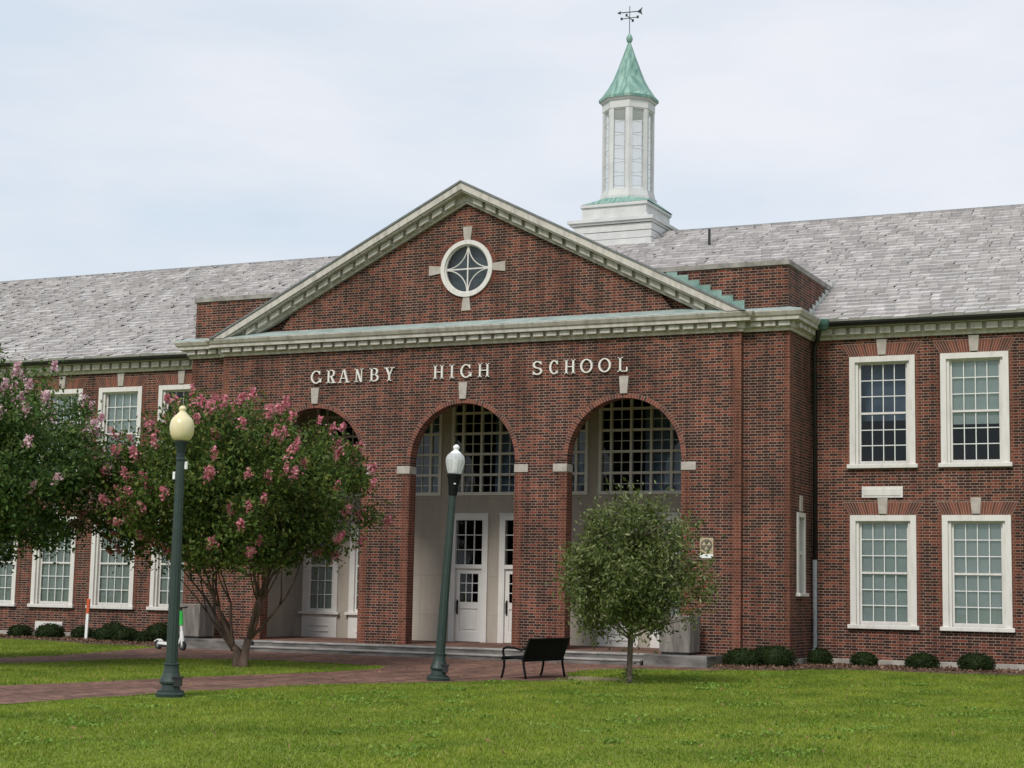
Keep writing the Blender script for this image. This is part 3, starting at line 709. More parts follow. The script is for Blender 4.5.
# parapet blocks beside the gable
for s in (-1, 1):
    pb = MB()
    xa, xb = sorted((5.2*s, 8.487*s))
    pb.quad((xa, E+.02, 8.4), (xb, E+.02, 8.4), (xb, E+.02, 9.56), (xa, E+.02, 9.56))
    xs = 8.487*s
    pb.quad((xs, E+.02, 8.4), (xs, 4.6, 8.4), (xs, 4.6, 9.56), (xs, E+.02, 9.56))
    pb.quad((xa, E+.02, 9.55), (xb, E+.02, 9.55), (xb, 4.6, 9.55), (xa, 4.6, 9.55))
    po = pb.build('parapet', 'brick', school, fix=False)
    cp = MB()
    ca, cb_ = sorted((5.0*s, 8.53*s)); cp.box(ca, cb_, E-.025, E+.33, 9.56, 9.69)
    ca, cb_ = sorted((8.18*s, 8.53*s)); cp.box(ca, cb_, E+.331, 4.55, 9.56, 9.69)
    cp.build('coping', 'coping_stone', po, bevel=.01)
    # stepped copper along the main roof slope
    st = MB(); n = 8
    for k in range(n):
        y = 2.0+k*.3; z = 8.38+(y-1.63)*.4866
        xa, xb = sorted((8.49*s, 8.51*s)); st.box(xa, xb, y, y+.31, z-.12, z+.24)
    st.build('step_flashing', 'pale_lead', po)
    st = MB()
    for k in range(7):
        x = (5.42+k*.285); z = 12.13-.497*(x+.285)+.05
        xa, xb = sorted((x*s, (x+.285)*s)); st.box(xa, xb, E-.012-.001*k, E+.018, z-.15, z+.26)
    st.build('step_flashing', 'copper_steps', po)

# tympanum with a round opening
SL, ZTOP = 0.497, 12.13
zr = lambda x, off: ZTOP-SL*abs(x)-off
RC, RR = (0.03, 9.965), 0.655
mb = MB(); n = 24
for s in (-1, 1):
    circ = [(RC[0]+s*RR*math.sin(math.pi*i/n), RC[1]-RR*math.cos(math.pi*i/n)) for i in range(n+1)]   # bottom to top
    ring = []
    xe = 7.35
    poly = [(RC[0], 8.43), (s*xe, 8.43), (s*xe, 8.5), (s*0.0+RC[0], zr(0, .25))]
    # fan: outer boundary points matched to circle points
    outer = []
    for i in range(n+1):
        ang = math.pi*i/n; dx, dz = s*math.sin(ang), -math.cos(ang)
        best = 1e9
        if dz < 0: best = min(best, (8.43-RC[1])/dz)
        # ray hits the rake z = zr(x, .3)
        den = dz+SL*s*dx
        if den > 1e-6: best = min(best, (zr(RC[0], .3)-RC[1])/den if den > 0 else 1e9)
        outer.append((RC[0]+dx*best, RC[1]+dz*best))
    for i in range(n):
        q = [circ[i], outer[i], outer[i+1], circ[i+1]]
        mb.quad(*[(x, 0.0, z) for x, z in q])
        mb.quad((circ[i][0], 0, circ[i][1]), (circ[i+1][0], 0, circ[i+1][1]), (circ[i+1][0], .3, circ[i+1][1]), (circ[i][0], .3, circ[i][1]))
mb.build('gable_wall', 'brick', school, fix=False)
MB().box(-1.4, 1.4, .28, .4, 8.9, 11.0).build('interior_wall_or_board', 'sky_sheen_grey', school)  # board added behind the round pane, coloured grey in place of reflected sky
# round window
f = MB(); n = 48
ring_prism(f, RC, .635, .745, -.06, .02); ring_prism(f, RC, .60, .645, -.01, .10)
rw = f.build('round_window', 'white', school, fix=False)
mu = MB()
mu.box(RC[0]-.017, RC[0]+.017, .03, .06, RC[1]-.61, RC[1]+.61); mu.box(RC[0]-.61, RC[0]+.61, .032, .058, RC[1]-.017, RC[1]+.017)
for sx in (-1, 1):
    for sz in (-1, 1):
        c0 = (RC[0]+sx*.62, RC[1]+sz*.62); a0 = math.atan2(-sz, 0) ; 
        pts = []
        for i in range(13):
            ang = (math.pi/2)*i/12
            pts.append((c0[0]-sx*.605*math.cos(ang), .045, c0[1]-sz*.605*math.sin(ang)))
        mu.tube(pts, .016, 5)
mu.build('muntin', 'white', rw)
MB().add([(RC[0]+.62*math.cos(2*math.pi*i/n), .05, RC[1]+.62*math.sin(2*math.pi*i/n)) for i in range(n)], [tuple(range(n))]).build('pane', 'glass', rw, fix=False)
ks = MB()
for ang in (0, math.pi/2, math.pi, 1.5*math.pi):
    ca, sa = math.cos(ang), math.sin(ang)
    loc = [(.735, -.09), (.735, .09), (1.10, .135), (1.10, -.135)]
    MB().prism_y([(RC[0]+r_*ca-q*sa, RC[1]+r_*sa+q*ca) for r_, q in loc], -.035, .1).build('keystone', 'limestone', rw, bevel=.008)
for q4 in range(4):
    rr = MB()
    for i in range(15):
        t0, t1 = q4*math.pi/2+.15+i*(math.pi/2-.30)/15+.012, q4*math.pi/2+.15+(i+1)*(math.pi/2-.30)/15-.012
        ring_prism(rr, RC, .74, .86, -.006, .01, 1, t0, t1)
    rr.build('brick_ring', 'soldier', rw, fix=False)

# raking cornice
def rake(mb, lo, hi, y0, y1, xend=7.62, zmin=8.44):
    for s in (-1, 1):
        xl = min(xend, (ZTOP-lo-zmin)/SL) ; xh = min(xend, (ZTOP-hi-zmin)/SL)
        pts = [(0, ZTOP-lo), (s*xl, zr(xl, lo)), (s*xh, zr(xh, hi)), (0, ZTOP-hi)]
        mb.prism_y(pts, y0, y1)
rk = MB()
rake(rk, -.02, .16, -.42, .25, 7.72, 8.42); rake(rk, .16, .21, -.37, .25)
rake(rk, .21, .40, -.13, .1); rake(rk, .40, .46, -.09, .1)
rko = rk.build('raking_cornice', 'cornice', school)
for s in (-1, 1):
    for k in range(17):
        x0 = .26+k*.375; x1 = x0+.285
        MB().prism_y([(s*x0, zr(x0, .215)), (s*x1, zr(x1, .215)), (s*x1, zr(x1, .385)), (s*x0, zr(x0, .385))], -.24, -.12).build('dentil', 'cornice', rko, bevel=.02)
ed = MB(); rake(ed, -.075, -.022, -.45, .3, 7.78, 8.42); ed.build('roof_edge', 'galvanised', rko)

# slate roofs
def slates(mb, p0, pu, pv, nu_len, nv_len, expo, wid, seed, lift=.012, skip=None):
    """p0 eave corner, pu along eave, pv up the slope (unit vectors)"""
    r_ = random.Random(seed); p0, pu, pv = Vector(p0), Vector(pu), Vector(pv); nrm = pu.cross(pv).normalized()
    if nrm.z < 0: nrm = -nrm
    rows = int(nv_len/expo)
    for j in range(rows+1):
        u = -r_.random()*wid; v = j*expo
        while u < nu_len:
            wj = wid*(0.75+.5*r_.random()); a, b2 = max(0, u+.002), min(nu_len, u+wj-.002)
            u += wj
            if b2-a < .03: continue
            if skip and skip(p0+pu*((a+b2)/2)+pv*v): continue
            h0 = lift+.040+r_.random()*.040; h1 = lift*.4+.0; tw = (r_.random()-.5)*.022
            drop = (r_.random()-.5)*.022
            v1 = min(nv_len, v+expo*1.12)
            A_ = p0+pu*a+pv*(v+drop)+nrm*(h0+tw); B_ = p0+pu*b2+pv*(v+drop)+nrm*(h0-tw)
            C_ = p0+pu*b2+pv*v1+nrm*h1; D_ = p0+pu*a+pv*v1+nrm*h1
            E_ = p0+pu*a+pv*(v+drop+.004); F_ = p0+pu*b2+pv*(v+drop+.004)
            mb.add([A_, B_, C_, D_, E_, F_], [(0, 1, 2, 3), (0, 4, 5, 1)])
RS = .4866; rl = math.hypot(1, RS)
roof_len = (11.3-1.62)*rl
rf = MB()
rf.quad((-WX-.3, 1.62, 8.375), (WX+.3, 1.62, 8.375), (WX+.3, 11.3, 13.09), (-WX-.3, 11.3, 13.09))
rf.quad((-WX-.3, 20.98, 8.375), (WX+.3, 20.98, 8.375), (WX+.3, 11.3, 13.09), (-WX-.3, 11.3, 13.09))
rfo = rf.build('roof', 'slate_plain', school, fix=False)
sm = MB()
def skip_roof(q):
    return abs(q.x) < 7.6 and q.z < ZTOP-SL*abs(q.x)-.2 or (abs(q.x) < 8.4 and q.z < 9.5)
slates(sm, (-WX-.3, 1.60, 8.372), (1, 0, 0), (0, 1/rl, RS/rl), 2*WX+.6, roof_len+.02, .32, .27, 3, skip=skip_roof)
sm.build('slates', 'slate', rfo, fix=False)
MB().prism_x([(11.3-.16, 13.05), (11.3, 13.135), (11.3+.16, 13.05), (11.3, 13.09)], -WX-.3, WX+.3).build('ridge_cap', 'galvanised', rfo)
gr = MB()
for s in (-1, 1):
    gr.quad((0, -.4, ZTOP+.02), (s*7.7, -.4, zr(7.7, -.02)), (s*7.7, 2.6, zr(7.7, -.02)), (0, 10.2, ZTOP+.02))
gro = gr.build('gable_roof', 'slate_plain', school, fix=False)
vp = MB(); vp.tube([(3.44, 9.3, 11.9), (3.44, 9.3, 12.2), (3.44, 9.3, 12.64)], .04, 8); vp.build('vent_pipe', 'black_metal', school)

# downspout in the corner by the right wing
ds = MB(); ds.tube([(8.80, 1.72, 8.22), (8.74, 1.88, 8.02), (8.63, 1.98, 7.8), (8.63, 1.98, 2.62)], .055, 8)
dso = ds.build('downspout', 'black_metal', school, smooth=True)
MB().lathe([(.02, 8.16), (.10, 8.20), (.17, 8.30), (.20, 8.42), (.17, 8.44)], 10, (8.92, 1.66)).build('collector_head', 'copper_head', dso)
lp = MB(); lp.tube([(8.63, 1.98, 2.62), (8.63, 1.98, .55), (8.63, 1.93, .46), (8.63, 1.80, .40)], .056, 8); lp.build('lower_pipe', 'galvanised', dso, smooth=True)
MB().tube([(-8.68, 1.98, 8.2), (-8.68, 1.98, .4)], .055, 8).build('downspout', 'black_metal', school)

# wing windows
def window(x0, z0, z1, blind):
    x1 = x0+WW; y = D
    f = MB(); cw = .135
    f.box(x0, x0+cw, y-.035, y+.10, z0, z1); f.box(x1-cw, x1, y-.035, y+.10, z0, z1); f.box(x0+cw, x1-cw, y-.035, y+.10, z1-cw, z1)
    iw = .20
    f.box(x0+cw, x0+iw, y+.03, y+.16, z0, z1-cw); f.box(x1-iw, x1-cw, y+.03, y+.16, z0, z1-cw); f.box(x0+iw, x1-iw, y+.03, y+.16, z1-cw-.025, z1-cw)
    o = f.build('window', 'white', school)
    MB().box(x0-.06, x1+.06, y-.10, y+.14, z0-.10, z0).build('sill', 'white', o, bevel=.012)
    a, b_ = x0+iw, x1-iw; zt = z1-cw-.025; zm = (z0+zt)/2+.01; st = .05
    s = MB()
    s.box(a, a+st, y+.115, y+.155, z0, zt); s.box(b_-st, b_, y+.115, y+.155, z0, zt)
    s.box(a+st, b_-st, y+.115, y+.155, z0, z0+.085); s.box(a+st, b_-st, y+.115, y+.155, zt-.03, zt)
    s.box(a+st, b_-st, y+.085, y+.15, zm-.025, zm+.025)
    s.build('sash', 'white', o)
    m_ = MB(); muntin_grid(m_, a+st, b_-st, z0+.085, zm-.025, 4, 3, y+.118, y+.15, .021); muntin_grid(m_, a+st, b_-st, zm+.025, zt-.03, 4, 3, y+.113, y+.148, .021)
    m_.build('muntin', 'muntin', o)
    MB().quad((a, y+.135, z0), (b_, y+.135, z0), (b_, y+.135, zt), (a, y+.135, zt)).build('pane', 'glass', o, fix=False)
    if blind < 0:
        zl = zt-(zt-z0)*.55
        MB().quad((a-.2, y+.6, zl), (b_+.2, y+.6, zl), (b_+.2, y+.6, zt), (a-.2, y+.6, zt)).build('blue_sheen_board', 'blue_sheen_board', o, fix=False)  # added blue board imitating a bluish reflection across the upper panes
    if blind > 0:
        kind = 'curtain' if blind > 1 else 'blind'
        zl = zt-(zt-z0)*min(blind, 1)
        MB().quad((a-.05, y+.19, zl), (b_+.05, y+.19, zl), (b_+.05, y+.19, zt), (a-.05, y+.19, zt)).build(kind, kind, o, fix=False)
    return o
def flat_arch(x0, z1):
    xc = x0+WW/2; n = 12
    ha, hb = WW/2, WW/2+.17
    zt = z1+.31
    for s in (-1, 1):
        mb = MB()
        for k in range(n):
            t0, t1 = k/n, (k+1)/n
            f0 = lambda t_, h, k0: k0+(h-k0)*t_
            g_ = .006
            xl0, xl1 = f0(t0, ha, .10)+g_, f0(t1, ha, .10)-g_
            xu0, xu1 = f0(t0, hb, .125)+g_, f0(t1, hb, .125)-g_
            mb.prism_y([(xc+s*xl0, z1+.012), (xc+s*xl1, z1+.012), (xc+s*xu1, zt), (xc+s*xu0, zt)], D-.007, D+.05)
        o = mb.build('flat_arch', 'soldier', school)
        MB().prism_y([(xc+s*.08, z1), (xc+s*ha, z1), (xc+s*(hb+.01), zt+.012), (xc+s*.08, zt+.012)], D-.003, D+.03).build('mortar_bed', 'mortar', o)
    MB().prism_y([(xc-.095, z1+.03), (xc+.095, z1+.03), (xc+.125, z1+.41), (xc-.125, z1+.41)], D-.045, D+.05).build('keystone', 'limestone', school, bevel=.008)
def jamb_quoins(x0, z0, z1):
    for s, xb in ((-1, x0), (1, x0+WW)):
        a, b_ = sorted((xb, xb+s*.10)); MB().box(a, b_, D-.004, D+.02, z0-.1, z1).build('jamb_brick', 'brick_red', school)
bl_up_r = [-1, .62, 1.5, .4, 0]
bl_up_l = [.0, 1, .8, 1, 0, 1, .5]
for i, x in enumerate(cols_r):
    window(x, *LOW, 1); window(x, *UPP, bl_up_r[i]); flat_arch(x, LOW[1]); flat_arch(x, UPP[1]); jamb_quoins(x, *LOW); jamb_quoins(x, *UPP)
for i, x in enumerate(cols_l):
    window(x, *LOW, 1.5); window(x, *UPP, bl_up_l[i]); flat_arch(x, LOW[1]); flat_arch(x, UPP[1]); jamb_quoins(x, *LOW); jamb_quoins(x, *UPP)
# narrow window on the side of the pavilion, and the small wall panels
sw = MB(); sw.box(P-.1, P+.045, .73, .83, 1.81, 3.71); sw.box(P-.1, P+.045, 1.28, 1.38, 1.81, 3.71); sw.box(P-.1, P+.045, .83, 1.28, 3.6, 3.71)
sw.box(P-.1, P-.02, .83, 1.28, 2.72, 2.80); sw.box(P-.1, P-.06, 1.04, 1.065, 1.81, 3.6)
swo = sw.build('side_window', 'white', school)
MB().box(P-.1, P+.11, .66, 1.45, 1.73, 1.81).build('sill', 'white', swo, bevel=.01)
MB().quad((P-.075, .83, 1.81), (P-.075, 1.28, 1.81), (P-.075, 1.28, 3.6), (P-.075, .83, 3.6)).build('pane', 'glass', swo, fix=False)
MB().box(P, P+.04, .96, 1.16, 3.74, 4.12).build('keystone', 'limestone', swo, bevel=.008)
pn = MB(); pn.box(9.765, 10.75, D-.035, D+.02, 4.115, 4.385); pn.box(9.82, 10.695, D-.05, D-.035, 4.165, 4.335)
pn.build('stone_panel', 'white', school, bevel=.008)
MB().box(-15.2, -14.18, D-.05, D+.02, .20, .58).build('vent_panel', 'white', school, bevel=.01)

# lettering on the frieze
def letter(ch, x0, x1, z0=7.12, z1=7.472):
    W, H = x1-x0, z1-z0; mb = MB(); y0, y1 = -.055, -.004
    B, T, S = .050, .020, .018     # thick, thin, serif height
    def box(a, b_, c, d): mb.box(x0+a, x0+b_, y0, y1, z0+c, z0+d)
    def ser(a, b_, top): box(a, b_, H-S, H) if top else box(a, b_, 0, S)
    def bar(p, q, wd):
        dx, dz = q[0]-p[0], q[1]-p[1]; l_ = math.hypot(dx, dz); nx = wd/2*l_/max(abs(dz), 1e-6)
        mb.prism_y([(x0+p[0]-nx, z0+p[1]), (x0+p[0]+nx, z0+p[1]), (x0+q[0]+nx, z0+q[1]), (x0+q[0]-nx, z0+q[1])], y0+.001, y1)
    def bowl(cx, cz, rx, rz, a0, a1, thick, n=20, thin=.55):
        for i in range(n):
            q = []
            for k in (i, i+1):
                an = a0+(a1-a0)*k/n; wd = thick*(thin+(1-thin)*abs(math.cos(an)))
                ro = (cx+rx*math.cos(an), cz+rz*math.sin(an)); ri = (cx+(rx-wd)*math.cos(an), cz+(rz-wd)*math.sin(an)); q.append((ro, ri))
            pts = [q[0][1], q[0][0], q[1][0], q[1][1]]
            mb.prism_y([(x0+a, z0+b_) for a, b_ in pts], y0+.0005, y1)
    pi = math.pi
    if ch == 'H':
        for a in (.03, W-.03-B): box(a, a+B, 0, H); ser(a-.028, a+B+.028, 0); ser(a-.028, a+B+.028, 1)
        box(.03+B, W-.03-B, H/2-.011, H/2+.011)
    elif ch == 'I':
        box(W/2-B/2, W/2+B/2, 0, H); ser(W/2-B/2-.045, W/2+B/2+.045, 0); ser(W/2-B/2-.045, W/2+B/2+.045, 1)
    elif ch == 'L':
        box(.04, .04+B, 0, H); ser(.0, .04+B+.04, 1); box(0, W, 0, T); box(W-.03, W, T, .11)
    elif ch == 'O':
        bowl(W/2, H/2, W/2, H/2, 0, 2*pi, B, 32, .5)
    elif ch in 'CG':
        bowl(W/2, H/2, W/2, H/2, .22*pi, 1.78*pi, B, 28, .5)
        box(W*.80, W*.88, H*.68, H*.97)
        if ch == 'G': box(W-B, W, .03, H*.42); box(W-B-.05, W+.02, H*.42-S, H*.42)
        else: box(W*.82, W*.88, H*.05, H*.26)
    elif ch == 'S':
        r1 = H*.27
        bowl(W/2, H-r1, W/2-.01, r1, .15*pi, 1.5*pi, B, 20, .55)
        bowl(W/2, r1, W/2, r1, -.85*pi, .5*pi, B, 20, .55)
        box(W*.84, W*.92, H*.72, H*.97); box(W*.06, W*.14, H*.03, H*.28)
    elif ch in 'BR':
        box(.04, .04+B, 0, H); ser(0, .05+B, 1); ser(0, .04+B+(.04 if ch == 'R' else 0), 0)
        rt_ = H*.26
        box(.04+B, W*.55, H-T, H); box(.04+B, W*.55, H-2*rt_-.0, H-2*rt_+T)
        bowl(W*.55, H-rt_, W*.36, rt_, -pi/2, pi/2, B, 14, .42)
        if ch == 'B':
            rb = (H-2*rt_+T)/2
            box(.04+B, W*.55, 0, T); bowl(W*.55, rb, W*.45, rb, -pi/2, pi/2, B, 14, .42)
        else:
            bar((W*.5, H-2*rt_+T), (W-.05, 0), B*.95); ser(W-.13, W+.02, 0)
    elif ch == 'A':
        bar((W*.5, H), (W-.06, 0), B); bar((W*.46, H*.98), (.05, 0), T*1.2)
        box(W*.25, W*.72, H*.30, H*.30+T); ser(0, .11, 0); ser(W-.14, W+.02, 0)
    elif ch == 'N':
        box(.05, .05+T*1.2, 0, H); box(W-.05-T*1.2, W-.05, 0, H); bar((.06, H), (W-.07, 0), B)
        ser(0, .12, 0); ser(W-.11, W, 1); ser(0, .08, 1)
    elif ch == 'Y':
        box(W/2-B/2, W/2+B/2, 0, H*.45); ser(W/2-B/2-.04, W/2+B/2+.04, 0)
        bar((.06, H), (W/2, H*.42), B); bar((W-.06, H), (W/2+.01, H*.42), T*1.3); ser(-.01, .14, 1); ser(W-.13, W, 1)
    mb.build('sign_letter', 'white_letter', school)
MAT['white_letter'] = simple('letter_enamel', (0.66, 0.62, 0.56), (0.76, 0.73, 0.67), 0.5, 4)
for word, spans, px0, px1, X0, X1 in (
    ('GRANBY', [(180, 240), (270, 322), (338, 402), (430, 482), (515, 567), (598, 655)], 180, 655, -4.54, -2.0),
    ('HIGH', [(197, 255), (282, 318), (347, 408), (443, 505)], 197, 505, -.854, .751),
    ('SCHOOL', [(-41, 16), (57, 112), (143, 205), (233, 303), (335, 405), (443, 497)], -41, 497, 1.95, 4.505)):
    for ch, (a, b_) in zip(word, spans):
        k = (X1-X0)/(px1-px0); letter(ch, X0+(a-px0)*k, X0+(b_-px0)*k)

# cupola
CY = 11.35
cb = MB()
CX = -.04
def sqr(mb, h, z0, z1): mb.box(-h+CX, h+CX, CY-h, CY+h, z0, z1)
sqr(cb, 1.29, 11.6, 12.86)
for z in (12.25, 12.55): pass
for k in range(5): cb.prism_y([(-1.31+.0, 12.0+k*.24), (1.31, 12.0+k*.24), (1.292, 12.22+k*.24), (-1.292, 12.22+k*.24)], CY-1.31, CY-1.28); cb.prism_x([(CY-1.3, 12.0+k*.24), (CY+1.3, 12.0+k*.24), (CY+1.3, 12.22+k*.24), (CY-1.3, 12.22+k*.24)], 1.295, 1.31)
sqr(cb, 1.38, 13.20, 13.27); sqr(cb, 1.44, 13.27, 13.38)
sqr(cb, 1.08, 13.38, 13.78); cb.prism_y([(-1.09, 13.38), (1.09, 13.38), (1.09, 13.55), (-1.09, 13.55)], CY-1.095, CY+1.095)
sqr(cb, 1.09, 13.78, 13.82); sqr(cb, 1.13, 13.82, 13.92)
cbo = cb.build('cupola', 'siding', school, bevel=.008)
def octa(r_, z): return [(r_*math.cos(math.pi/8+k*math.pi/4), CY+r_*math.sin(math.pi/8+k*math.pi/4), z) for k in range(8)]
sk = MB(); a = 1.13
sq8 = []
for k in range(8):
    an = math.pi/8+k*math.pi/4; cx_, sx_ = math.cos(an), math.sin(an); mm = max(abs(cx_), abs(sx_)); sq8.append((a*cx_/mm, CY+a*sx_/mm, 13.925))
o8 = octa(.93, 14.16)
sk.add(sq8+o8, [(k, (k+1) % 8, 8+(k+1) % 8, 8+k) for k in range(8)]+[tuple(range(8, 16))]+[tuple(reversed(range(8)))])
for sx_ in (-1, 1):
    for sy_ in (-1, 1):
        sk.add([(sx_*1.13, CY+sy_*1.13, 13.925), (sx_*1.13, CY+sy_*1.13*math.tan(math.pi/8), 13.925), (sx_*1.13*math.tan(math.pi/8), CY+sy_*1.13, 13.925),
                (sx_*.93*math.cos(math.pi/8), CY+sy_*.93*math.sin(math.pi/8), 14.16), (sx_*.93*math.sin(math.pi/8), CY+sy_*.93*math.cos(math.pi/8), 14.16)], [(0, 1, 3), (0, 3, 4), (0, 4, 2)])
sk.build('copper_skirt', 'copper', cbo)
OR = .835
def oct_ring(mb, r0, r1, z0, z1):
    lo, hi = octa(r0, z0), octa(r1, z1)
    mb.add(lo+hi, [(k, (k+1) % 8, 8+(k+1) % 8, 8+k) for k in range(8)]+[tuple(reversed(range(8))), tuple(range(8, 16))])
lt = MB()
oct_ring(lt, .93, .93, 14.16, 14.24); oct_ring(lt, .89, .85, 14.24, 14.44); 
oct_ring(lt, .85, .85, 17.10, 17.36); oct_ring(lt, .89, .93, 17.36, 17.44)
for k in range(8):
    an = math.pi/8+k*math.pi/4
    c0 = Vector((OR*math.cos(an), OR*math.sin(an), 0))
    # corner pilaster: two short plates meeting at the corner
    for sgn in (-1, 1):
        an2 = an+sgn*math.pi/4
        c1 = Vector((OR*math.cos(an2), OR*math.sin(an2), 0)); d_ = (c1-c0).normalized(); nr_ = Vector((c0+c1)).normalized()
        q0, q1 = c0, c0+d_*.12
        inn = -nr_*.09
        pts = [q0, q1, q1+inn, q0+inn]
        lt.add([(p_.x, CY+p_.y, z) for z in (14.40, 17.12) for p_ in pts], [(0, 1, 5, 4), (1, 2, 6, 5), (2, 3, 7, 6), (3, 0, 4, 7)])
lto = lt.build('lantern', 'siding', cbo, fix=True)
for k in range(8):
    an = math.pi/8+k*math.pi/4; an2 = an+math.pi/4
    c0 = Vector((OR*math.cos(an), OR*math.sin(an), 0)); c1 = Vector((OR*math.cos(an2), OR*math.sin(an2), 0))
    d_ = (c1-c0).normalized(); nr_ = Vector((c0+c1)).normalized(); ln = (c1-c0).length
    ca_, cb2 = c0+d_*.115-nr_*.05, c1-d_*.115-nr_*.05
    gp = MB(); gp.quad((ca_.x, CY+ca_.y, 14.45), (cb2.x, CY+cb2.y, 14.45), (cb2.x, CY+cb2.y, 17.1), (ca_.x, CY+ca_.y, 17.1))
    gp.build('lantern_pane', 'lantern_glass', cbo, fix=False)
    mu = MB()
    for j in range(1, 6):
        z = 14.45+j*(2.65/6); 
        pts = [ca_+nr_*.015, cb2+nr_*.015]
        mu.tube([(p_.x, CY+p_.y, z) for p_ in pts], .011, 4)
    for zf in (14.46, 17.09): mu.tube([(p_.x, CY+p_.y, zf) for p_ in pts], .03, 4)
    mu.build('muntin', 'muntin', cbo)
cr_ = MB(); n = 8
prof = [(.96, 17.43), (.965, 17.52), (.84, 17.66), (.66, 17.92), (.50, 18.22), (.36, 18.57), (.22, 18.96), (.10, 19.30), (.045, 19.46)]
for i in range(len(prof)-1): 
    lo, hi = octa(*prof[i]), octa(*prof[i+1])
    cr_.add(lo+hi, [(k, (k+1) % 8, 8+(k+1) % 8, 8+k) for k in range(8)])
cr_.build('copper_roof', 'copper', cbo)
fin = MB(); fin.lathe([(.04, 19.42), (.09, 19.50), (.11, 19.58), (.09, 19.66), (.04, 19.73), (.025, 19.77)], 12, (0, CY)); fin.build('finial_ball', 'copper', cbo, smooth=True)
wv = MB(); wv.tube([(0, CY, 19.68), (0, CY, 20.68)], .012, 6)
wv.tube([(-.26, CY, 20.28), (.26, CY, 20.28)], .014, 5); wv.tube([(0, CY-.26, 20.28), (0, CY+.26, 20.28)], .014, 5)
wv.tube([(-.38, CY-.1, 20.46), (.38, CY+.1, 20.50)], .016, 5)
wv.prism_y([(.22, 20.49), (.42, 20.36), (.36, 20.50), (.42, 20.62)], CY+.07, CY+.085); wv.prism_y([(-.40, 20.46), (-.28, 20.40), (-.28, 20.52)], CY-.09, CY-.075)
for dx, dy in ((-.28, 0), (.28, 0), (0, -.28), (0, .28)): wv.box(dx-.035, dx+.035, CY+dy-.006, CY+dy+.006, 20.24, 20.33)
wv.build('weathervane', 'black_metal', cbo)

# ------------------------------------------------------------------ sign on the wall
sg = MB(); sg.box(-.165, .165, -.012, 0, -.13, .25)
sgo = tag(sg.build('shelter_sign', 'sign_tan', loc=(6.55, -.004, 2.82)), 'small faded tan shelter sign with three dark triangles on the brick wall', 'sign')
ci = MB(); ci.add([(.145*math.cos(2*math.pi*i/32), -.0145, .07+.145*math.sin(2*math.pi*i/32)) for i in range(32)], [tuple(range(32))]); ci.build('emblem_disc', 'sign_dark', sgo, fix=False)
tr = MB()
for k in range(3):
    an = -math.pi/2+k*2*math.pi/3
    c_ = (.07*math.cos(an), .07+.07*math.sin(an)); an += math.pi
    tr.quad(*[(c_[0]+.062*math.cos(an+j*2*math.pi/3+0), -.017, c_[1]+.062*math.sin(an+j*2*math.pi/3)) for j in range(3)])
tr.build('emblem_triangles', 'sign_tan', sgo, fix=False)
MB().box(-.165, .165, -.014, -.001, -.23, -.135).build('lower_strip', 'plastic_white', sgo)

# ------------------------------------------------------------------ granite planters on the cheek walls
def planter(x, y, label):
    o = MB(); hw, hd, h = .40, .38, .90
    o.add([(-hw+.03, -hd+.03, .05), (hw-.03, -hd+.03, .05), (hw-.03, hd-.03, .05), (-hw+.03, hd-.03, .05), (-hw, -hd, h), (hw, -hd, h), (hw, hd, h), (-hw, hd, h)],
          [(0, 3, 2, 1), (4, 5, 6, 7), (0, 1, 5, 4), (1, 2, 6, 5), (2, 3, 7, 6), (3, 0, 4, 7)])
    ob = o.build('stone_planter', 'granite', loc=(x, y, .335), bevel=.02)
    MB().box(-.33, .33, -.31, .31, 0, .06).build('base', 'black_metal', ob)
    return tag(ob, label, 'planter', 'granite planters beside the entrance steps')
planter(6.12, -.66, 'weathered grey granite planter block on the low wall behind the young tree')
planter(-7.42, -.78, 'streaked grey granite planter block behind the electric scooter and the left lamp')

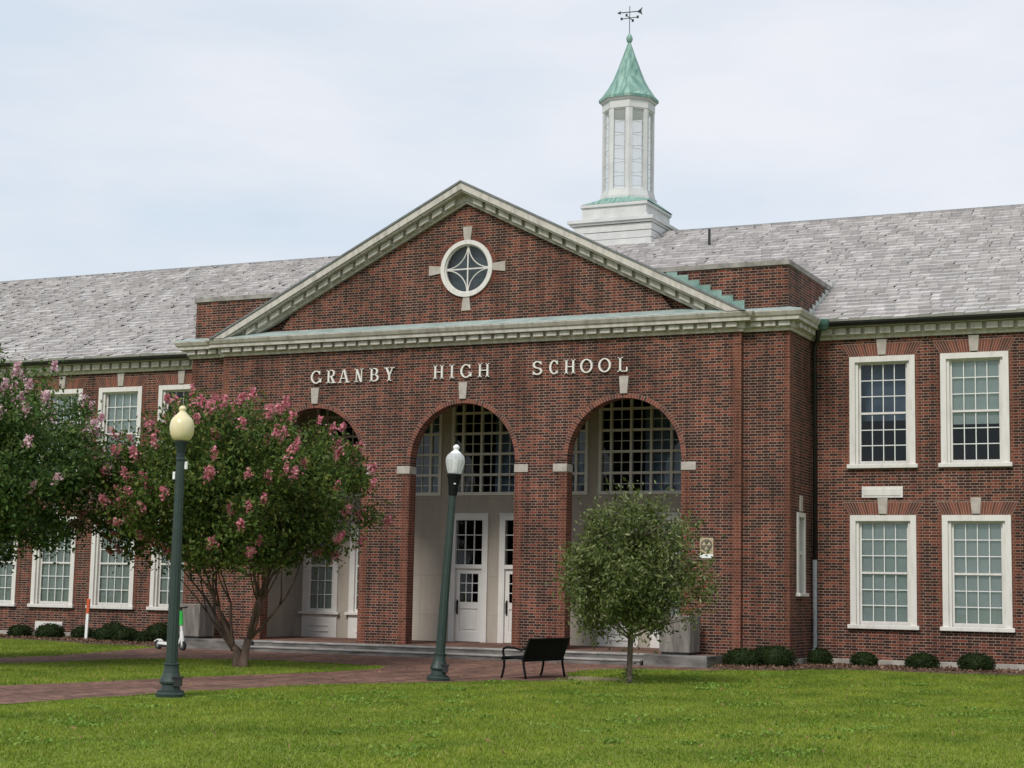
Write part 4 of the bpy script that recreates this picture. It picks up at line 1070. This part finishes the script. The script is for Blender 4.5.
# ------------------------------------------------------------------ street lamps
def street_lamp(loc, label, globe, tilt):
    o = empty('street_lamp', loc, 0, label, 'street lamp', 'green street lamps on the lawn edge')
    MB().lathe([(.22, 0), (.225, .05), (.20, .075), (.20, .10), (.15, .11), (.14, .19), (.17, .205), (.175, .235), (.15, .29), (.125, .36), (.112, .43), (.11, .475), (.125, .485), (.125, .505), (.10, .515)], 20, flute=.03).build('base', 'pole_green', o)
    MB().lathe([(.092, .51), (.088, 1.2), (.078, 2.4), (.064, 3.60)], 24, flute=.07).build('pole', 'pole_green', o)
    MB().lathe([(.064, 3.60), (.074, 3.61), (.074, 3.635), (.062, 3.65), (.066, 3.72), (.085, 3.82), (.105, 3.885), (.108, 3.915)] if globe == 'yellow' else [(.066, 3.50), (.082, 3.51), (.085, 3.56), (.095, 3.68), (.115, 3.80), (.132, 3.86), (.136, 3.90), (.12, 3.92)], 16).build('capital', 'pole_dark' if globe == 'yellow' else 'bench_black', o)
    if globe == 'yellow':
        prof = [(.105, 3.91), (.145, 3.94), (.178, 4.01), (.190, 4.09), (.189, 4.16), (.172, 4.225), (.14, 4.272), (.118, 4.287), (.113, 4.30), (.085, 4.325), (.058, 4.355), (.045, 4.375), (.058, 4.395), (.06, 4.42), (.035, 4.45), (.01, 4.46)]
        MB().lathe(prof, 24).build('globe', 'globe_yellow', o, smooth=True)
    else:
        prof = [(.122, 3.91), (.135, 3.94), (.163, 4.03), (.182, 4.12), (.187, 4.18), (.173, 4.24), (.145, 4.285), (.12, 4.30)]
        MB().lathe(prof, 32, flute=.035).build('globe', 'globe_clear', o)
        MB().lathe([(.125, 4.295), (.11, 4.315), (.075, 4.345), (.048, 4.37), (.046, 4.385), (.066, 4.41), (.062, 4.44), (.035, 4.47), (.01, 4.48)], 16).build('globe_cap', 'plastic_white', o, smooth=True)
        MB().lathe([(.05, 3.92), (.05, 4.02), (.035, 4.05), (.045, 4.12), (.03, 4.2)], 10).build('bulb', 'plastic_white', o, smooth=True)
        MB().lathe([(.018, -.012), (.024, 0), (.018, .012)], 10).build('photocell', 'plastic_white', o, loc=rt0*.03-Vector((fw.x, fw.y, 0))*.10+Vector((0, 0, 3.72)))
    # open hand-hole with its lid at the foot
    side = rt0*.12-Vector((fw.x, fw.y, 0))*.09
    hh = MB(); hh.box(-.06, .06, -.06, .06, -.07, .07); hh.box(-.075, .075, -.075, .075, .05, .075)
    h = hh.build('access_box', 'black_metal', o, loc=side+Vector((0, 0, .24)))
    h.rotation_euler = (0, 0, YAW)
    if globe == 'yellow':
        for dx, z in ((.09, 3.53), (-.085, 3.37)):
            MB().box(-.022, .022, -.022, .022, -.06, .06).build('outlet_cover', 'plastic_white', o, bevel=.01, loc=rt0*dx+Vector((0, 0, z)))
    if tilt:
        q = Matrix.Rotation(tilt, 4, Vector((fw.x, fw.y, 0)).normalized())
        o.rotation_euler = q.to_euler()
    return o
street_lamp((3.793, -17.16, 0), 'green lamp post with a yellowed opaque globe', 'yellow', 0.001)
street_lamp((4.548, -9.784, 0.01), 'leaning green lamp post with a clear ribbed globe and black collar', 'clear', 0.055)

# ------------------------------------------------------------------ bench
bn = empty('park_bench', (5.39, -7.25, gz(-7.25)+.01), R(83), 'black metal bench seen from behind at the end of the brick plaza', 'bench')
# local frame: length along X, faces +Y (which points to the left of the photo)
L2 = .78
def arc3(pts): return pts
for s in (-1, 1):
    x = s*(L2-.03)
    MB().tube([(x, -.27, 0), (x, -.25, .10), (x, -.215, .26), (x, -.21, .40)], [.026, .024, .024, .026], 8).build('leg', 'bench_black', bn, smooth=True)
    MB().tube([(x, .30, 0), (x, .27, .08), (x, .235, .25), (x, .245, .42), (x, .27, .52), (x, .255, .575), (x, .18, .60), (x, 0, .595), (x, -.15, .56), (x, -.25, .58)], .024, 8).build('arm_leg', 'bench_black', bn, smooth=True)
st = MB()
prof = [(.29, .385), (.27, .425), (.18, .435), (0, .415), (-.15, .40), (-.21, .42)]
pr2 = [(y, z-.028) for y, z in reversed(prof)]
st.prism_x(prof+pr2, -L2, L2); st.box(-L2, L2, -.22, -.19, .33, .40)
st.build('seat', 'bench_black', bn)
bk = MB(); prof = [(-.20, .40), (-.235, .50), (-.29, .65), (-.335, .77), (-.36, .795), (-.385, .79)]
pr2 = [(y-.026, z-.012) for y, z in reversed(prof)]
bk.prism_x(prof+pr2, -L2, L2); bk.build('backrest', 'bench_black', bn)
MB().tube([(-L2, -.22, .37), (L2, -.22, .37)], .02, 6).build('stretcher', 'bench_black', bn)

# ------------------------------------------------------------------ electric scooter, marker post
sc = empty('electric_scooter', (-7.28, -2.12, gz(-2.1)+.008), R(-18), 'parked electric scooter with a green and white stem behind the left lamp', 'scooter')
def wheel_y(mb, x, z, r_, wd): 
    n = 20
    mb.prism_y([(x+r_*math.cos(2*math.pi*i/n), z+r_*math.sin(2*math.pi*i/n)) for i in range(n)], -wd/2, wd/2)
for x in (-.42, .62):
    wm = MB(); wheel_y(wm, x, .12, .12, .06); wo = wm.build('wheel', 'rubber', sc)
    hm = MB(); wheel_y(hm, x, .12, .06, .075); hm.build('hub', 'galvanised', wo)
dk = MB(); dk.prism_y([(-.36, .13), (.38, .10), (.47, .20), (.44, .20), (.36, .165), (-.36, .195)], -.085, .085); dk.build('deck', 'plastic_white', sc, bevel=.01)
MB().box(-.34, .34, -.07, .07, .06, .115).build('battery_tray', 'rubber', sc)
fn = MB(); fn.prism_y([(-.58, .20), (-.42, .265), (-.30, .23), (-.30, .20), (-.42, .24), (-.56, .185)], -.05, .05); fn.build('rear_fender', 'plastic_white', sc)
MB().tube([(.62, 0, .12), (.585, 0, .30), (.55, 0, .48)], [.045, .05, .045], 8).build('fork', 'plastic_white', sc)
MB().tube([(.47, 0, .17), (.53, 0, .30), (.565, 0, .42)], .04, 8).build('neck', 'plastic_white', sc)
MB().tube([(.55, 0, .48), (.52, 0, .66)], .032, 8).build('lower_stem', 'plastic_white', sc)
MB().tube([(.525, 0, .64), (.465, 0, 1.0)], .055, 8).build('upper_stem', 'scooter_green', sc)
hb = MB(); hb.tube([(.465, 0, 1.0), (.45, 0, 1.08)], .05, 8); hb.tube([(.43, -.24, 1.10), (.45, -.1, 1.08), (.45, .1, 1.08), (.43, .24, 1.10)], .02, 6); hb.build('handlebar', 'rubber', sc)

mk = empty('marker_post', (-12.28, .80, gz(1)), 0, 'thin white utility marker post with an orange top by the left shrubs', 'marker post')
MB().box(-.045, .045, -.02, .02, 0, .80).build('post', 'plastic_white', mk)
MB().box(-.05, .05, -.026, .026, .80, 1.22).build('orange_cap', 'orange', mk, bevel=.01)
mk.rotation_euler = (0, .025, 0)

# ------------------------------------------------------------------ foliage
def leaf_mesh(name, cen, size, aspect, mat, parent, rnd, up_bias=0.3, fold=True):
    """cen: Nx3 leaf centres; every leaf is a small pointed blade"""
    n = len(cen)
    d = rnd.normal(size=(n, 3)); d[:, 2] -= .25; d /= np.linalg.norm(d, axis=1)[:, None]
    nn_ = rnd.normal(size=(n, 3)); nn_[:, 2] += up_bias*3
    nn_ -= d*(nn_*d).sum(1)[:, None]; nn_ /= np.linalg.norm(nn_, axis=1)[:, None]
    s = np.cross(nn_, d)
    L_ = size*(.65+.7*rnd.random(n))[:, None]; W_ = L_*aspect
    v = np.empty((n, 4, 3)); v[:, 0] = cen-d*L_*.5; v[:, 1] = cen+s*W_*.5-nn_*W_*.12; v[:, 2] = cen+d*L_*.5-nn_*L_*.15; v[:, 3] = cen-s*W_*.5-nn_*W_*.12
    return raw_mesh(name, v.reshape(-1, 3), np.arange(n*4).reshape(-1, 4), mat, parent)
def raw_mesh(name, v, f, mat, parent):
    me = bpy.data.meshes.new(name); k = f.shape[1]
    me.vertices.add(len(v)); me.vertices.foreach_set('co', np.ascontiguousarray(v, dtype=np.float32).ravel())
    me.loops.add(f.size); me.loops.foreach_set('vertex_index', f.ravel().astype(np.int32))
    me.polygons.add(len(f)); me.polygons.foreach_set('loop_start', np.arange(0, f.size, k, dtype=np.int32))
    try: me.polygons.foreach_set('loop_total', np.full(len(f), k, dtype=np.int32))
    except Exception: pass
    me.update(calc_edges=True); me.validate()
    me.materials.append(MAT[mat]); o = bpy.data.objects.new(name, me); COL.objects.link(o)
    if parent is not None: o.parent = parent
    return o

def myrtle(loc, label, seed, rx, rz, zc, stems, mat_flower, n_fl, flower_lo, n_cl=330, lpc=150, droop=None):
    rnd = np.random.default_rng(seed); rr_ = random.Random(seed)
    o = empty('crape_myrtle_tree', loc, 0, label, 'tree', 'flowering crape myrtle trees')
    tk = MB(); tips = []
    def grow(p, d, r0, ln, lev):
        n = 5; pts = [p]; rad = [r0]; q = Vector(p); dd = Vector(d).normalized()
        for i in range(n):
            dd = (dd+Vector((rr_.gauss(0, .09), rr_.gauss(0, .09), rr_.gauss(.04, .05)))).normalized()
            q = q+dd*ln/n; pts.append(q.copy()); rad.append(r0*(1-.42*(i+1)/n))
        tk.tube(pts, rad, 7 if lev < 2 else 5)
        if lev >= 3: tips.append(q.copy()); return
        for k in range(2 if lev < 1 else 3):
            a = rr_.uniform(0, 2*math.pi); sp = .42+.12*lev
            nd = (dd+Vector((math.cos(a)*sp, math.sin(a)*sp, rr_.uniform(-.15, .3)))).normalized()
            grow(q, nd, rad[-1]*.85, ln*rr_.uniform(.84, 1.0), lev+1)
    fork = []
    for sx_ in (-1, 1):
        top = Vector((sx_*.15, sx_*.05, .52+.10*sx_))
        tk.tube([(sx_*.10, 0, -.06), (sx_*.075, 0, .06), (sx_*.085+.02, .02*sx_, .35), top], [.15, .105, .085, .08], 9); fork.append(top)
    for (dx, dy, dz, r0) in stems:
        f_ = fork[0] if dx < 0.05 else fork[1]
        grow(f_+Vector((0, 0, -.06)), (dx, dy, dz), r0*.60, 1.0, 0)
    tk.build('trunk', 'bark_pink', o, smooth=True)
    # clusters spread through an irregular dome
    cen = []
    lobes = [(rnd.normal(size=3), rnd.uniform(.5, 1)) for _ in range(14)]
    while len(cen) < n_cl:
        d = rnd.normal(size=3); d /= np.linalg.norm(d)
        bump = 1+.16*math.sin(3*math.atan2(d[1], d[0])+seed)+.10*math.sin(7*math.atan2(d[1], d[0])+4*d[2]+seed*2)
        rad = (rnd.random()**.42)*bump
        p = np.array([d[0]*rx*rad-.42, d[1]*rx*rad, zc+d[2]*rz*rad])
        hr = math.hypot(p[0], p[1])
        if p[2] < zc-rz*.80+.10*hr*math.sin(2.3*math.atan2(p[1], p[0])): continue
        cen.append(p)
    cen = np.array(cen)
    pts = []
    for c_ in cen:
        k = int(lpc*rnd.uniform(.5, 1.5)); rad = rnd.uniform(.22, .46)
        g_ = rnd.normal(size=(k, 3))*rad*.6; g_[:, 2] *= .75
        pts.append(c_+g_)
    leaf_mesh('crown', np.concatenate(pts), .105, .5, 'leaf_myrtle' if mat_flower == 'petal_pink' else 'leaf_fresh', o, rnd)
    # flower heads: on the outside of the upper crown
    fl = []
    sc_ = np.array([rx, rx, rz])
    cand = [c_ for c_ in cen if np.linalg.norm((c_-np.array([0, 0, zc]))/sc_) > .68 and c_[2] > flower_lo]
    cand.sort(key=lambda q_: -(q_[2]+rnd.random()*2.0))
    for c_ in cand[:n_fl]:
        d = (c_-np.array([0, 0, zc]))/sc_; d /= np.linalg.norm(d)
        p = c_+d*rnd.uniform(.22, .42); ax = d*.5+np.array([0, 0, .7]); ax /= np.linalg.norm(ax)
        k = int(rnd.uniform(35, 95)); ln = rnd.uniform(.07, .17)
        t_ = rnd.random(k); w_ = .068*(1-.55*t_)*rnd.uniform(.75, 1.35)
        fl.append(p+ax[None]*(t_[:, None]-.3)*ln*1.5+rnd.normal(size=(k, 3))*w_[:, None]*.75)
    f_ = leaf_mesh('blossoms', np.concatenate(fl), .062, .9, mat_flower, o, rnd)
    f_['kind'] = 'stuff'
    return o
myrtle((-1.248, -7.79, gz(-7.79)), 'crape myrtle with deep pink blossoms, slim multiple trunks and a wide crown beside the lamp', 11, 3.0, 1.95, 3.72,
       [(-.75, .1, 1.0, .10), (-.2, -.35, 1.3, .10), (.25, .3, 1.35, .105), (.7, -.15, 1.05, .10), (.1, .1, 1.5, .09), (-.3, .45, 1.3, .09), (.95, .5, 1.15, .07), (-1.0, -.3, 1.05, .06), (-.05, -.5, 1.5, .07), (.45, -.5, 1.3, .075), (.75, .2, 1.3, .065)], 'petal_pink', 290, 2.6, n_cl=420, lpc=165)
myrtle((-5.65, -11.5, 0), 'crape myrtle with pale pink blossoms, cut off by the left edge of the photo', 23, 3.35, 2.2, 4.0,
       [(-.5, .1, 1.1, .11), (-.2, -.35, 1.3, .10), (.25, .3, 1.35, .105), (.6, -.15, 1.2, .10), (.1, .1, 1.5, .09)], 'petal_pale', 190, 3.0, n_cl=560, lpc=165)

def young_tree():
    rnd = np.random.default_rng(5); rr_ = random.Random(5)
    o = empty('young_tree', (7.715, -8.0, 0), 0, 'young round crowned tree with a slim grey trunk beside the bench', 'tree')
    tk = MB()
    tk.tube([(0, 0, -.05), (0, 0, .05), (.005, 0, .3), (.02, .01, .9), (.0, .0, 1.6), (.03, 0, 2.3), (0, 0, 3.1)], [.085, .068, .055, .052, .045, .034, .015], 10)
    cen = []
    for k in range(46):
        z0 = rr_.uniform(.85, 2.6); a = rr_.uniform(0, 2*math.pi); ln = 1.25*math.sqrt(max(.15, 1-((z0+.5-2.1)/1.6)**2))
        d = Vector((math.cos(a), math.sin(a), rr_.uniform(.25, .75))); p0 = Vector((0, 0, z0)); p1 = p0+d*ln*.5+Vector((0, 0, .05)); p2 = p0+d*ln
        tk.tube([p0, p1, p2], [.022, .014, .006], 5)
    tk.build('trunk', 'bark_grey', o, smooth=True)
    sk_ = rnd.normal(size=(150, 3))*np.array([.13, .13, .10])+np.array([.03, 0, .16]); sk_ = sk_[sk_[:, 2] > .01]
    leaf_mesh('suckers', sk_, .075, .45, 'leaf_young', o, rnd)
    zc, rx, rz = 2.02, 1.30, 1.36
    while len(cen) < 350:
        d = rnd.normal(size=3); d /= np.linalg.norm(d)
        an = math.atan2(d[1], d[0])
        rad = (rnd.random()**.45)*(1+.10*math.sin(3*an+1)+.09*math.sin(8*an+5*d[2]))
        p = np.array([d[0]*rx*rad, d[1]*rx*rad, zc+d[2]*rz*rad])
        if p[2] < .90+.22*math.hypot(p[0], p[1]): continue
        cen.append(p)
    pts = []
    for c_ in cen:
        k = int(92*rnd.uniform(.5, 1.4)); g_ = rnd.normal(size=(k, 3))*rnd.uniform(.09, .17); g_[:, 2] *= 1.2; pts.append(c_+g_)
    leaf_mesh('crown', np.concatenate(pts), .10, .36, 'leaf_young', o, rnd, up_bias=.2)
young_tree()

def shrub(x, y, w_, h, label, grp):
    rnd = np.random.default_rng(int(abs(x)*1000+abs(y)*77))
    z = gz(y)
    n = int(2600*w_)
    d = rnd.normal(size=(n, 3)); d[:, 2] = d[:, 2]; d /= np.linalg.norm(d, axis=1)[:, None]
    rad = .82+.2*rnd.random(n)+.05*np.sin(5*np.arctan2(d[:, 1], d[:, 0])+x*3)
    c_ = d*rad[:, None]*np.array([w_/2, w_/2*.95, h*.56]); c_[:, 2] += h*.46
    c_ = c_[c_[:, 2] > .01]
    o = empty('boxwood_shrub', (x, y, z), 0, label, 'shrub', grp)
    leaf_mesh('foliage', c_, .045, .6, 'leaf_box', o, rnd, up_bias=.1)
    core = MB(); core.lathe([(w_*.25, .0), (w_*.40, h*.2), (w_*.42, h*.5), (w_*.32, h*.8), (w_*.1, h*.93)], 12); core.build('branches', 'leaf_box', o, smooth=True)
    return o
GR, GL = 'clipped boxwoods along the right wall', 'clipped boxwoods along the left wall'
shrub(7.75, -.95, .92, .46, 'low wide clipped boxwood nearest the granite planter on the right', GR)
shrub(8.05, -.25, .7, .50, 'clipped boxwood squeezed between two others at the pavilion corner', GR)
shrub(8.42, -.55, .92, .54, 'tallest clipped boxwood at the brick pavilion corner', GR)
shrub(8.95, 1.2, .62, .46, 'round boxwood in front of the downspout', GR)
shrub(9.98, 1.3, .66, .40, 'small flat boxwood under the first right window', GR)
shrub(11.33, 1.3, .80, .42, 'clipped boxwood below the gap between the two right windows', GR)
shrub(12.55, 1.25, .85, .46, 'rightmost clipped boxwood below the second right window', GR)
for (x, y, w_, h, lb) in (
    (-16.2, .9, .75, .42, 'clipped boxwood cut off at the left edge of the photo'),
    (-14.80, .95, .75, .42, 'left clipped boxwood just before the white vent panel'),
    (-13.70, .95, .90, .48, 'clipped boxwood right in front of the white vent panel'),
    (-12.72, 1.2, .72, .42, 'clipped boxwood just left of the orange topped marker post'),
    (-11.85, 1.5, .80, .56, 'boxwood in the back row just right of the marker post'),
    (-11.3, .45, .82, .44, 'boxwood in the front row right of the marker post'),
    (-10.45, .25, .80, .46, 'boxwood in the front row beside the scooter deck'),
    (-9.70, .15, .62, .38, 'small boxwood partly behind the left lamp pole'),
    (-10.0, 1.25, .95, .60, 'tall boxwood in the back row behind the scooter')):
    shrub(x, y, w_, h, lb, GL)

# ------------------------------------------------------------------ loose mulch and fallen leaves
def chips(name, mat, n, polys, size, seed, lift):
    rnd = np.random.default_rng(seed); out_ = []
    for poly in polys:
        xs, ys = [p_[0] for p_ in poly], [p_[1] for p_ in poly]
        x = rnd.uniform(max(min(xs), -17), min(max(xs), 16), n); y = rnd.uniform(min(ys), max(ys), n)
        k = inside(poly, x, y) & (y < D-.05); k &= ~((np.abs(x) < 8.56) & (y > E-.05)); x, y = x[k], y[k]
        z = np.where(y < -7, 0, np.where(y > -1, .07, .07*(y+7)/6))+lift+rnd.random(len(x))*.035
        out_.append(np.stack([x, y, z], 1))
    o = leaf_mesh(name, np.concatenate(out_), size, .35, mat, None, rnd, up_bias=.25); o['kind'] = 'stuff'
    return o
MAT['chip'] = leaf_mat('mulch_chip', [(0.05, 0.028, 0.018), (0.12, 0.065, 0.042), (0.19, 0.105, 0.07), (0.26, 0.17, 0.12)], trans=.0, spec=.1)
MAT['dry_leaf'] = leaf_mat('dry_leaf', [(0.20, 0.12, 0.05), (0.32, 0.22, 0.10), (0.14, 0.08, 0.04)], trans=.1, spec=.1)
chips('mulch', 'chip', 9000, (bedR, bedL), .10, 41, .06)
chips('fallen_leaves', 'dry_leaf', 260, ([(5, -24), (16, -24), (16, -2), (7, -6)], [(-8, -16), (6, -16), (5, -2), (-8, -2)]), .07, 42, .02)
MAT['weed'] = leaf_mat('weed_leaf', [(0.12, 0.21, 0.03), (0.17, 0.28, 0.04), (0.22, 0.32, 0.06)], trans=.25)
def weeds():
    rnd = np.random.default_rng(77); out_ = []
    for k in range(150):
        x, y = rnd.uniform(4.5, 18), rnd.uniform(-25, -3)
        if inside(walk_poly, np.array([x]), np.array([y]))[0] or inside(bedR, np.array([x]), np.array([y]))[0]: continue
        m_ = int(rnd.uniform(10, 70)); sp_ = rnd.uniform(.05, .28)
        p_ = rnd.normal(size=(m_, 3))*np.array([sp_, sp_*.8, 0]); p_[:, 2] = .02+rnd.random(m_)*.035
        p_[:, 0] += x; p_[:, 1] += y; p_[:, 2] += gz(y); out_.append(p_)
    p_ = np.concatenate(out_); p_ = p_[~inside(walk_poly, p_[:, 0], p_[:, 1])]
    o = leaf_mesh('weeds', p_, .05, .75, 'weed', None, rnd, up_bias=.6); o['kind'] = 'stuff'
weeds()
# ------------------------------------------------------------------ grass blades on the lawn
def blades(n, xr, yr, hgt, seed, dens_fn=None):
    rnd = np.random.default_rng(seed)
    x = rnd.uniform(*xr, n); y = rnd.uniform(*yr, n)
    jx, jy = x+.07*np.sin(y*5.3+x*3.1)+.05*rnd.normal(size=n), y+.07*np.sin(x*4.7+y*2.3)+.05*rnd.normal(size=n)
    keep = ~inside(walk_poly, jx, jy) & ~inside(bedR, x, y) & ~inside(bedL, x, y)
    keep &= ~((np.abs(x) < 8.55) & (y > -1.05)) & (y < D-.05)
    keep &= ~((x > -8) & (x < 7.05) & (y > -1.4))
    # keep to the wedge a camera here or a few steps aside could see
    rel = np.stack([x-CAM.x, y-CAM.y], 1); dp = rel@np.array([fw.x, fw.y]); lat = rel@np.array([rt0.x, rt0.y])
    keep &= (np.abs(lat) < dp*.36+2.0) & (dp > 15)
    bare = (np.hypot(x-3.79, y+17.16) < .55) & (rnd.random(n) < .8) | (np.hypot(x+1.25, y+7.79) < .5) & (rnd.random(n) < .7) | (np.hypot(x-7.7, y+8) < .3)
    bare |= inside([(5.6, -8.7), (6.5, -8.2), (7.3, -7.3), (7.0, -6.5), (6.2, -6.0), (5.6, -6.2), (5.4, -7.4)], x, y) & (rnd.random(n) < .82)
    keep &= ~bare
    x, y = x[keep], y[keep]; n = len(x)
    z = np.where(y < -7, 0, np.where(y > -1, .07, .07*(y+7)/6))
    patch = .75+.35*np.sin(x*1.7+np.sin(y*1.3)*1.5)*np.sin(y*.9+x*.3)
    h = hgt*(.55+.8*rnd.random(n))*patch.clip(.6, 1.2); a = rnd.uniform(0, 2*np.pi, n); wd = .009*(.7+.6*rnd.random(n))
    lean = rnd.normal(size=(n, 2))*h[:, None]*.55
    b0 = np.stack([x-np.cos(a)*wd, y-np.sin(a)*wd, z-.005], 1); b1 = np.stack([x+np.cos(a)*wd, y+np.sin(a)*wd, z-.005], 1)
    tp = np.stack([x+lean[:, 0], y+lean[:, 1], z+h], 1)
    v = np.stack([b0, b1, tp], 1).reshape(-1, 3)
    return v, np.arange(len(v)).reshape(-1, 3)
parts = [blades(640000, (1, 25), (-31, -7), .042, 1), blades(160000, (4, 24), (-7, 1.5), .045, 2), blades(200000, (-16, 1.5), (-19, .5), .048, 3)]
vv = np.concatenate([p[0] for p in parts]); ff = np.arange(len(vv)).reshape(-1, 3)
gb = raw_mesh('grass', vv, ff, 'grass_blade', None); tag(gb, 'short mown green grass of the front lawn', 'grass', kind='stuff')
